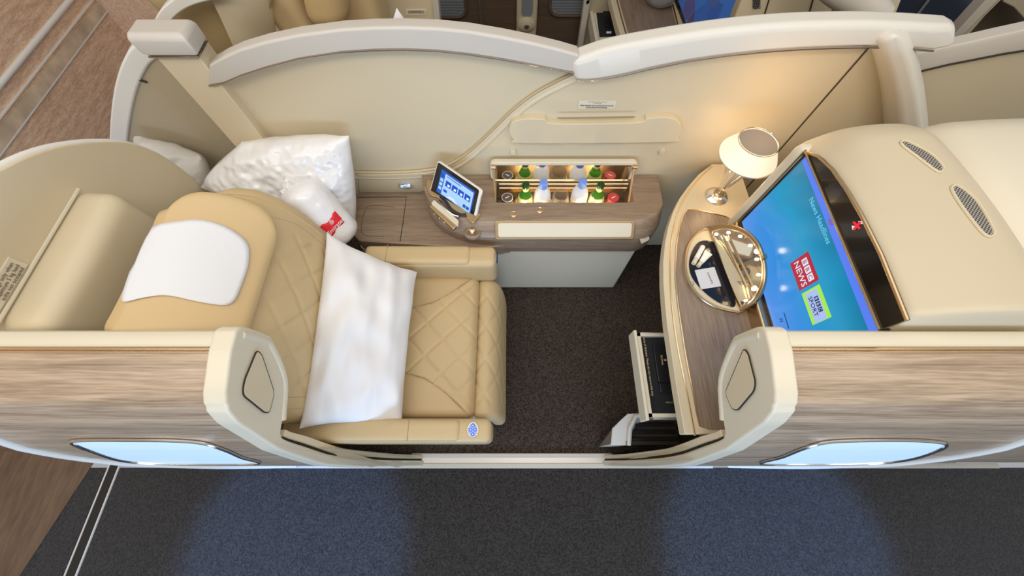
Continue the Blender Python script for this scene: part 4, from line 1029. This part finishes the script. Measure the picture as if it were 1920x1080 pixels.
# front edge follows two traced corners
dz_ = .62
dw = drawer(None, .497, .74, .135, .452, dz_, 'open cream drawer with black lining sliding out under the desk')
part('lettering', text_geo('Property of Emirates. Please do not remove this tray', V((.530, .335, dz_ - .0175)), (0, -1, 0), (1, 0, 0), .0115), gold_p, dw)
nbk = thing('notebook', 'black notebook with small gold emblem in the open drawer', 'notebook', (.6, .34, dz_ - .018))
part('cover', box(.556, .70, .262, .41, dz_ - .018, dz_ - .006), black, nbk, bevel=.003)
part('cover_flap', box(.558, .70, .222, .258, dz_ - .018, dz_ - .008), black, nbk, bevel=.003)
part('lettering', text_geo('Emirates', V((.583, .345, dz_ - .0052)), (0, -1, 0), (1, 0, 0), .011), gold_p, nbk)
part('emblem', merge(*[tube([V((.590, .345 + k * .003, dz_ - .0055)), V((.600, .345 + k * .002, dz_ - .0052))], .0008, 5) for k in (-1, 0, 1)]), gold_p, nbk)
pn = thing('pen', 'silver-tipped black pen lying in the open drawer', 'pen', (.6, .185, dz_ - .013))
part('barrel', tube([V((.598, .188, dz_ - .013)), V((.70, .188, dz_ - .013))], .0055, 12), black, pn)
part('tip', tube([V((.572, .188, dz_ - .013)), V((.585, .188, dz_ - .013)), V((.598, .188, dz_ - .013))], [.002, .005, .0055], 12), chrome, pn)
bn = thing('shoe_locker', 'open grey bin with black inside on the floor under the drawer', 'bin', (.6, .11, 0))
part('shell', loft([[V((xx, y, z)) for xx, y, z in ((.435, .050, 0), (.435, .05, .27), (.437, .12, .30), (.50, .175, .34), (.72, .185, .36), (.72, .185, 0))]] + [[V((xx, y, z)) for xx, y, z in ((.435 + .075, .050, 0), (.435 + .075, .05, .27), (.51, .115, .31), (.535, .165, .34), (.73, .175, .36), (.73, .175, 0))]]), cap_m, bn, bevel=.006)
part('inside', box(.50, .73, .052, .165, .02, .28), dark, bn)
part('inside_rib', merge(*[tube([V((.52, y, .285)), V((.72, y, .285))], .008, 8) for y in (.075, .105, .135)]), black, bn)
part('rim', tube([V((.51, .052, .284)), V((.512, .118, .325)), V((.535, .165, .352)), V((.72, .178, .372))], .010, 8), cap_m, bn)

# ------------------------------------------------------------------ the suites beyond the divider
YN = 1.30
capN = [(1690, 110, 141), (1730, 100, 132), (1780, 89, 120), (1827, 79, 111), (1880, 67, 100.5), (1960, 50, 88), (2060, 32, 70)]
dn = thing('suite_divider', 'cream divider of the next suite with rising grey cap at the right edge', 'divider', (1.75, YN, 0))
tp = [py(u, vb - 6, YN + .015) for u, vt, vb in capN]
part('panel', prism(tp + [V((2.9, YN + .015, tp[-1].z + .05)), V((2.9, YN + .015, .02)), V((tp[-1].x, YN + .015, .02)), V((tp[0].x, YN + .015, .2))], (0, .03, 0)), cream, dn)
rings = []
for u, vt, vb in capN:
    A, B = py(u, vb, YN), py(u, vt, YN)
    rings.append([A, lerp(A, B, .85), B + V((0, .006, 0)), B + V((0, .05, -.002)), A + V((0, .06, 0))])
part('cap_rail', loft(rings), cap_m, dn, bevel=.003)
part('chrome_strip', tube([py(u, vb + 1, YN - .002) for u, vt, vb in capN], .0035, 8), dark, dn)

def pxbox(u, v, y, hs, r, n=(16, 16, 16), fn=None):
    c = py(u, v, y); return softbox(hs, r, n, fn=lambda p: c + (fn(p) if fn else p))
sn = thing('reclining_seat', 'tan leather seat of the neighbouring suite seen over the divider', 'seat', py(600, 60, 1.75))
part('headrest', pxbox(612, -8, 1.72, (.085, .09, .10), .07, fn=lambda p: V((p.x + .25 * p.z, p.y, p.z))), leather_h, sn)
part('side_wing', pxbox(540, 20, 1.74, (.085, .06, .16), .055, fn=lambda p: V((p.x - .30 * p.z, p.y, p.z))), leather, sn)
part('wing_seam', tube(smooth([py(510, -5, 1.66), py(504, 22, 1.66), py(508, 50, 1.66), py(514, 75, 1.66)], 4), .006, 6), seam, sn)
part('backrest', pxbox(662, 18, 1.86, (.14, .10, .19), .06), leather, sn)
part('armrest', softbox((.20, .045, .05), .02, (20, 8, 8), fn=lambda p: py(818, 74, 1.62) + p + V((0, 0, -.04))), leather, sn)
part('seat_cushion', softbox((.35, .24, .08), .05, (20, 14, 8), fn=lambda p: V((-.52 + p.x, 1.56 + p.y, .49 + p.z))), leather, sn)
part('base', box(-.84, -.22, 1.36, 1.78, 0, .42), cream_l, sn, bevel=.02)
part('arm_end', softbox((.05, .045, .045), .02, (8, 8, 8), fn=lambda p: py(912, 84, 1.62) + p + V((0, 0, -.04))), leather, sn)
part('arm_switch', ball(py(915, 64, 1.60), .008, 8), steel, sn)
solo('pillow', pillow(V((-.45, 1.40, .57)), V((-.18, 1.42, .93)), V((-.395, 1.40, 1.275)), V((-.66, 1.42, .93)), .10, 30, .006, 31, sag=.02), cloth_w, 'corner of a white pillow poking above the divider cap in the neighbouring suite', 'pillow', weld=True)
solo('seat_cushion', pxbox(395, 52, 1.60, (.125, .05, .17), .05, (20, 12, 24), fn=lambda p: V((p.x + .20 * p.z * -1, p.y, p.z))), mat('olive_leather', (.42, .32, .17), .5), 'rounded olive leather cushion between the corner post and the neighbouring divider', 'cushion')
vw = thing('privacy_panel', 'tall curved cream panel standing behind the divider beside the neighbouring seat', 'panel', py(460, 90, 1.50))
rgs = []
for u0, u1, v in ((352, 470, -60), (375, 490, -20), (397, 505, 0), (420, 512, 48), (441, 520, 96), (465, 530, 150)):
    q = []
    for k in range(9):
        a = k / 8; q.append(py(lerp(u0, u1, a), v, 1.50 + .16 * a * a))
    rgs.append(q + [p + V((0, .025, 0)) for p in q[::-1]])
part('panel', loft(rgs), cream, vw)
wp = thing('privacy_panel', 'cream wall panel with printed placard beside the neighbouring seat', 'panel', py(770, 60, 2.0))
part('panel', prism([py(u, v, 2.0) for u, v in ((640, -60), (808, -60), (812, 0), (822, 60), (822, 110), (640, 110))], (0, .03, 0)), cream, wp)
part('edge_post', prism([py(u, v, 1.985) for u, v in ((808, -60), (819, -60), (822, 0), (827, 60), (829, 110), (816, 110), (813, 30), (810, 0))], (0, .06, 0)), cap_m, wp, bevel=.004)
pp = part('placard', prism([py(u, v, 1.997) for u, v in ((761, 18), (799, 18), (799, 29), (761, 29))], (0, .003, 0)), placard, wp, label='small printed placard')
part('lettering', merge(*[prism([py(u, v, 1.995) for u, v in ((768, a), (792, a), (792, a + 1.3), (768, a + 1.3))], (0, .001, 0)) for a in (20.5, 23.2)]), text_d, pp)
part('bracket', merge(*[prism([py(u, v, 1.995) for u, v in ((a, 20), (a + 1, 20), (a + 1, 26), (a, 26))], (0, .001, 0)) for a in (766, 794)]), text_d, pp)
# white curved edge of the neighbouring end panel (top left)
ep2 = thing('end_panel', 'white curved panel edge rising behind the corner post cap', 'panel', py(330, 30, 1.45))
rings = []
E2 = s2([(296, 62), (304, 40), (318, 22), (340, 6), (372, -6), (420, -16)], 4)
for i, (u, v) in enumerate(E2):
    c = py(u, v, 1.45); nb_ = py(*E2[min(i + 1, len(E2) - 1)], 1.45) - py(*E2[max(i - 1, 0)], 1.45); nb_.normalize(); nn_ = V((-nb_.z, 0, nb_.x)) * .018
    rings.append([c - nn_, c + nn_, c + nn_ + V((0, .05, 0)), c - nn_ + V((0, .05, 0))])
part('white_edge', loft(rings), white_t, ep2, bevel=.005)

# neighbouring desk, drawer, bowl, screen
nd = thing('desk', 'wood-topped desk of the neighbouring suite carrying the glass bowl', 'desk', pz(1220, 40, .70))
part('top', prism([pz(u, v, .75) for u, v in ((1122, -120), (1143, -10), (1155, 38), (1176, 105), (1305, 105), (1286, 55), (1266, -10), (1230, -120))], (0, 0, -.05)), cream, nd, bevel=.006)
part('wood_inlay', prism([pz(u, v, .7505) for u, v in ((1140, -120), (1158, -10), (1170, 35), (1190, 105), (1285, 105), (1270, 55), (1253, -10), (1215, -120))], (0, 0, .002)), wood_y, nd)
for L in (((1136, -120), (1154, -10), (1166, 36), (1186, 105)), ((1219, -120), (1257, -10), (1273, 55), (1290, 105))):
    part('gold_line', tube([pz(u, v, .752) for u, v in L], .004, 6), gold_d, nd)
nc = thing('side_cabinet', 'cream cabinet side with pale front edge beside the open neighbouring drawer', 'cabinet', pz(1115, 60, 0))
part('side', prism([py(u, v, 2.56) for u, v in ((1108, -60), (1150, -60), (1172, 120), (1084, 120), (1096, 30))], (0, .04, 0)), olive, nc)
part('front_edge', prism([py(u, v, 2.53) for u, v in ((1099, -30), (1108, -30), (1107, 0), (1090, 110), (1080, 110), (1093, 20))], (0, .05, 0)), cap_m, nc, bevel=.004)
part('door_catch', prism([py(u, v, 2.53) for u, v in ((1100, 1), (1106, 0), (1104, 7), (1099, 8))], (0, .01, 0)), mat('copper', (.35, .16, .08), .3, .8), nc)
dw2 = thing('stationery_drawer', 'small open drawer with black lining in the neighbouring suite', 'drawer', pz(1130, 50, .5))
P = lambda L, z: [pz(u, v, z) for u, v in L]
part('tray', prism(P([(1105, 11), (1148, 13), (1160, 74), (1116, 78)], .62), (0, 0, -.05)), cream_l, dw2, bevel=.003)
part('liner', prism(P([(1117, 16), (1146, 17), (1156, 68), (1124, 70)], .6205), (0, 0, .001)), felt, dw2)
part('front', prism(P([(1104, 10), (1110, 10), (1124, 80), (1118, 84)], .63), (0, 0, -.08)), cream_l, dw2, bevel=.003)
part('runner', prism(P([(1127, 76), (1153, 75), (1153, 79), (1128, 80)], .615), (0, 0, -.03)), steel, dw2)
solo('notebook', prism(P([(1130, 24), (1148, 24), (1154, 53), (1135, 52)], .6225), (0, 0, .010)), black, 'black notebook in the small drawer of the neighbouring suite', 'notebook', bevel=.002)
solo('pen', tube([pz(1137, 61, .628), pz(1146, 61, .628)], .006, 8), white_p, 'white-tipped pen in the small drawer of the neighbouring suite', 'pen')
bc = pz(1234, 8, .752)
bw = thing('glass_bowl', 'cut-glass bowl of wrapped sweets on the neighbouring desk', 'bowl', bc)
part('bowl', lathe(bc, [(.001, 0), (.05, .002), (.085, .03), (.10, .07), (.10, .085), (.094, .085), (.094, .07), (.080, .035), (.048, .010), (.001, .008)], 28), mat('cut_glass', (.75, .73, .72), .08, trans=.7, ior=1.4, bump=(30, .8, .01)), bw)
cols = [mat('sweet_%s' % n_, c_, .3) for n_, c_ in (('blue', (.1, .15, .5)), ('silver', (.6, .6, .62)), ('orange', (.8, .3, .1)), ('green', (.2, .35, .15)), ('white', (.8, .8, .8)), ('brown', (.2, .1, .06)))]
proto = None
for k in range(14):
    a = k * 2.4; rr = .012 + .062 * ((k % 7) / 7)
    g = tube([V((-.016, 0, 0)), V((-.009, 0, 0)), V((0, 0, 0)), V((.009, 0, 0)), V((.016, 0, 0))], [.008, .004, .010, .004, .008], 8)
    o = link('wrapped_sweet', g, cols[k % 6], V((0, 0, 0)))
    o.location = bc + V((rr * math.cos(a), rr * math.sin(a), .060 + .012 * (k % 3))); o.rotation_euler = (0, .3 * (k % 3), a * 1.7)
    o['label'] = 'small wrapped sweet heaped in the glass bowl on the neighbouring desk'; o['category'] = 'sweet'; o['group'] = 'wrapped sweets in the glass bowl'
sm_ = bpy.data.materials.new('film_picture'); sm_.use_nodes = True; nt = sm_.node_tree; b = nt.nodes['Principled BSDF']
b.inputs['Base Color'].default_value = (.01, .01, .02, 1); b.inputs['Roughness'].default_value = .3; b.inputs['Emission Strength'].default_value = .55
tc = nt.nodes.new('ShaderNodeTexCoord'); vo = nt.nodes.new('ShaderNodeTexVoronoi'); vo.inputs['Scale'].default_value = 9
cr = nt.nodes.new('ShaderNodeValToRGB'); e = cr.color_ramp.elements
e[0].color = (.02, .08, .32, 1); e[1].color = (.10, .10, .28, 1); k_ = e.new(.5); k_.color = (.03, .16, .50, 1); k_ = e.new(.75); k_.color = (.07, .05, .14, 1)
nt.links.new(tc.outputs['Object'], vo.inputs['Vector']); nt.links.new(vo.outputs['Color'], cr.inputs[0]); nt.links.new(cr.outputs[0], b.inputs['Emission Color'])
mo2 = thing('monitor', 'screen with dark blue picture in the neighbouring suite', 'monitor', px(1320, 30, .93))
part('bezel', prism([px(u, v, .93) for u, v in ((1225, -150), (1262, -4), (1284, 54), (1380, 38), (1400, 0), (1470, -150))], (.02, 0, 0)), gloss, mo2)
part('display', prism([px(u, v, .928) for u, v in ((1232, -150), (1270, -4), (1290, 54), (1370, 42), (1390, 0), (1460, -150))], (.001, 0, 0)), sm_, mo2, label='lit dark blue picture')
hn = thing('monitor_housing', 'cream monitor housing of the neighbouring suite with a mesh vent', 'housing', py(1470, 60, 1.9))
hg_ = prism([py(u, v, 1.62) for u, v in ((1440, -180), (1398, -20), (1374, 40), (1372, 80), (1560, 80), (1560, -180))], (0, .05, 0))
part('shell', hg_, cream, hn, bevel=.006)
for L in (((1432, 32), (1448, -20)), ((1518, 22), (1530, -20))):
    part('seam', tube([py(u, v, 1.618) for u, v in L], .0025, 6), dark, hn)
vv = part('vent', prism([py(u, v, 1.618) for u, v in q2([(1412, -30), (1428, -30), (1424, 12), (1418, 18), (1411, 16)], 4)], (0, .002, 0)), grille, hn, label='grey mesh vent')
part('vent_mesh', merge(*[tube([py(1412, v, 1.616), py(1426, v, 1.616)], .0013, 5) for v in range(-24, 17, 3)]), black, vv)
pn2 = thing('end_pillar', 'cream curved pillar end meeting the back of the thick cap rail', 'pillar', py(1610, 20, 1.45))
part('pillar', tube(smooth([py(1540, -60, 1.5), py(1575, -25, 1.47), (py(1612, 0, 1.45)), py(1640, 35, 1.43)], 4), .055, 14), cap_m, pn2)
part('inner_edge', tube(smooth([py(1530, -30, 1.50), py(1556, -6, 1.5), py(1580, 22, 1.5)], 4), .014, 8), olive, pn2)
part('side_fin', prism([py(u, v, 1.52) for u, v in ((1668, -30), (1704, -30), (1690, 0), (1680, 26), (1655, 26))], (0, .03, 0)), cream, pn2, bevel=.005)
wg = [py(u, v, FY - .004) for u, v in ((1668, -60), (1905, -60), (1905, 60), (1668, 60))]
solo('window_3', prism(wg, (0, .006, 0)), mat('dark_window', (.035, .045, .07), .12), kind='structure')
solo('window_frame', prism([py(u, v, FY - .012) for u, v in ((1700, 50), (1706, 50), (1752, -10), (1746, -10))], (0, .006, 0)), steel, kind='structure')
cb = thing('storage_cubby', 'open dark-lined cream storage cubby in the top right corner', 'cabinet', py(1860, 60, 1.7))
part('side_frame', prism([py(u, v, 1.60) for u, v in ((1868, -20), (1890, -20), (1800, 84), (1790, 96), (1760, 100), (1766, 90))], (0, .05, 0)), cap_m, cb, bevel=.003)
part('frame_line', tube([py(1874, 0, 1.597), py(1782, 92, 1.597)], .003, 6), olive, cb)
part('back', prism([py(u, v, 1.72) for u, v in ((1868, -20), (1960, -20), (1960, 60), (1790, 96))], (0, .02, 0)), mat('brown_lining', (.10, .075, .045), .6), cb)
part('upper_box', prism([py(u, v, 1.62) for u, v in ((1880, -20), (1960, -20), (1960, 62), (1920, 36), (1900, 14), (1880, 4))], (0, .05, 0)), olive, cb, bevel=.004)
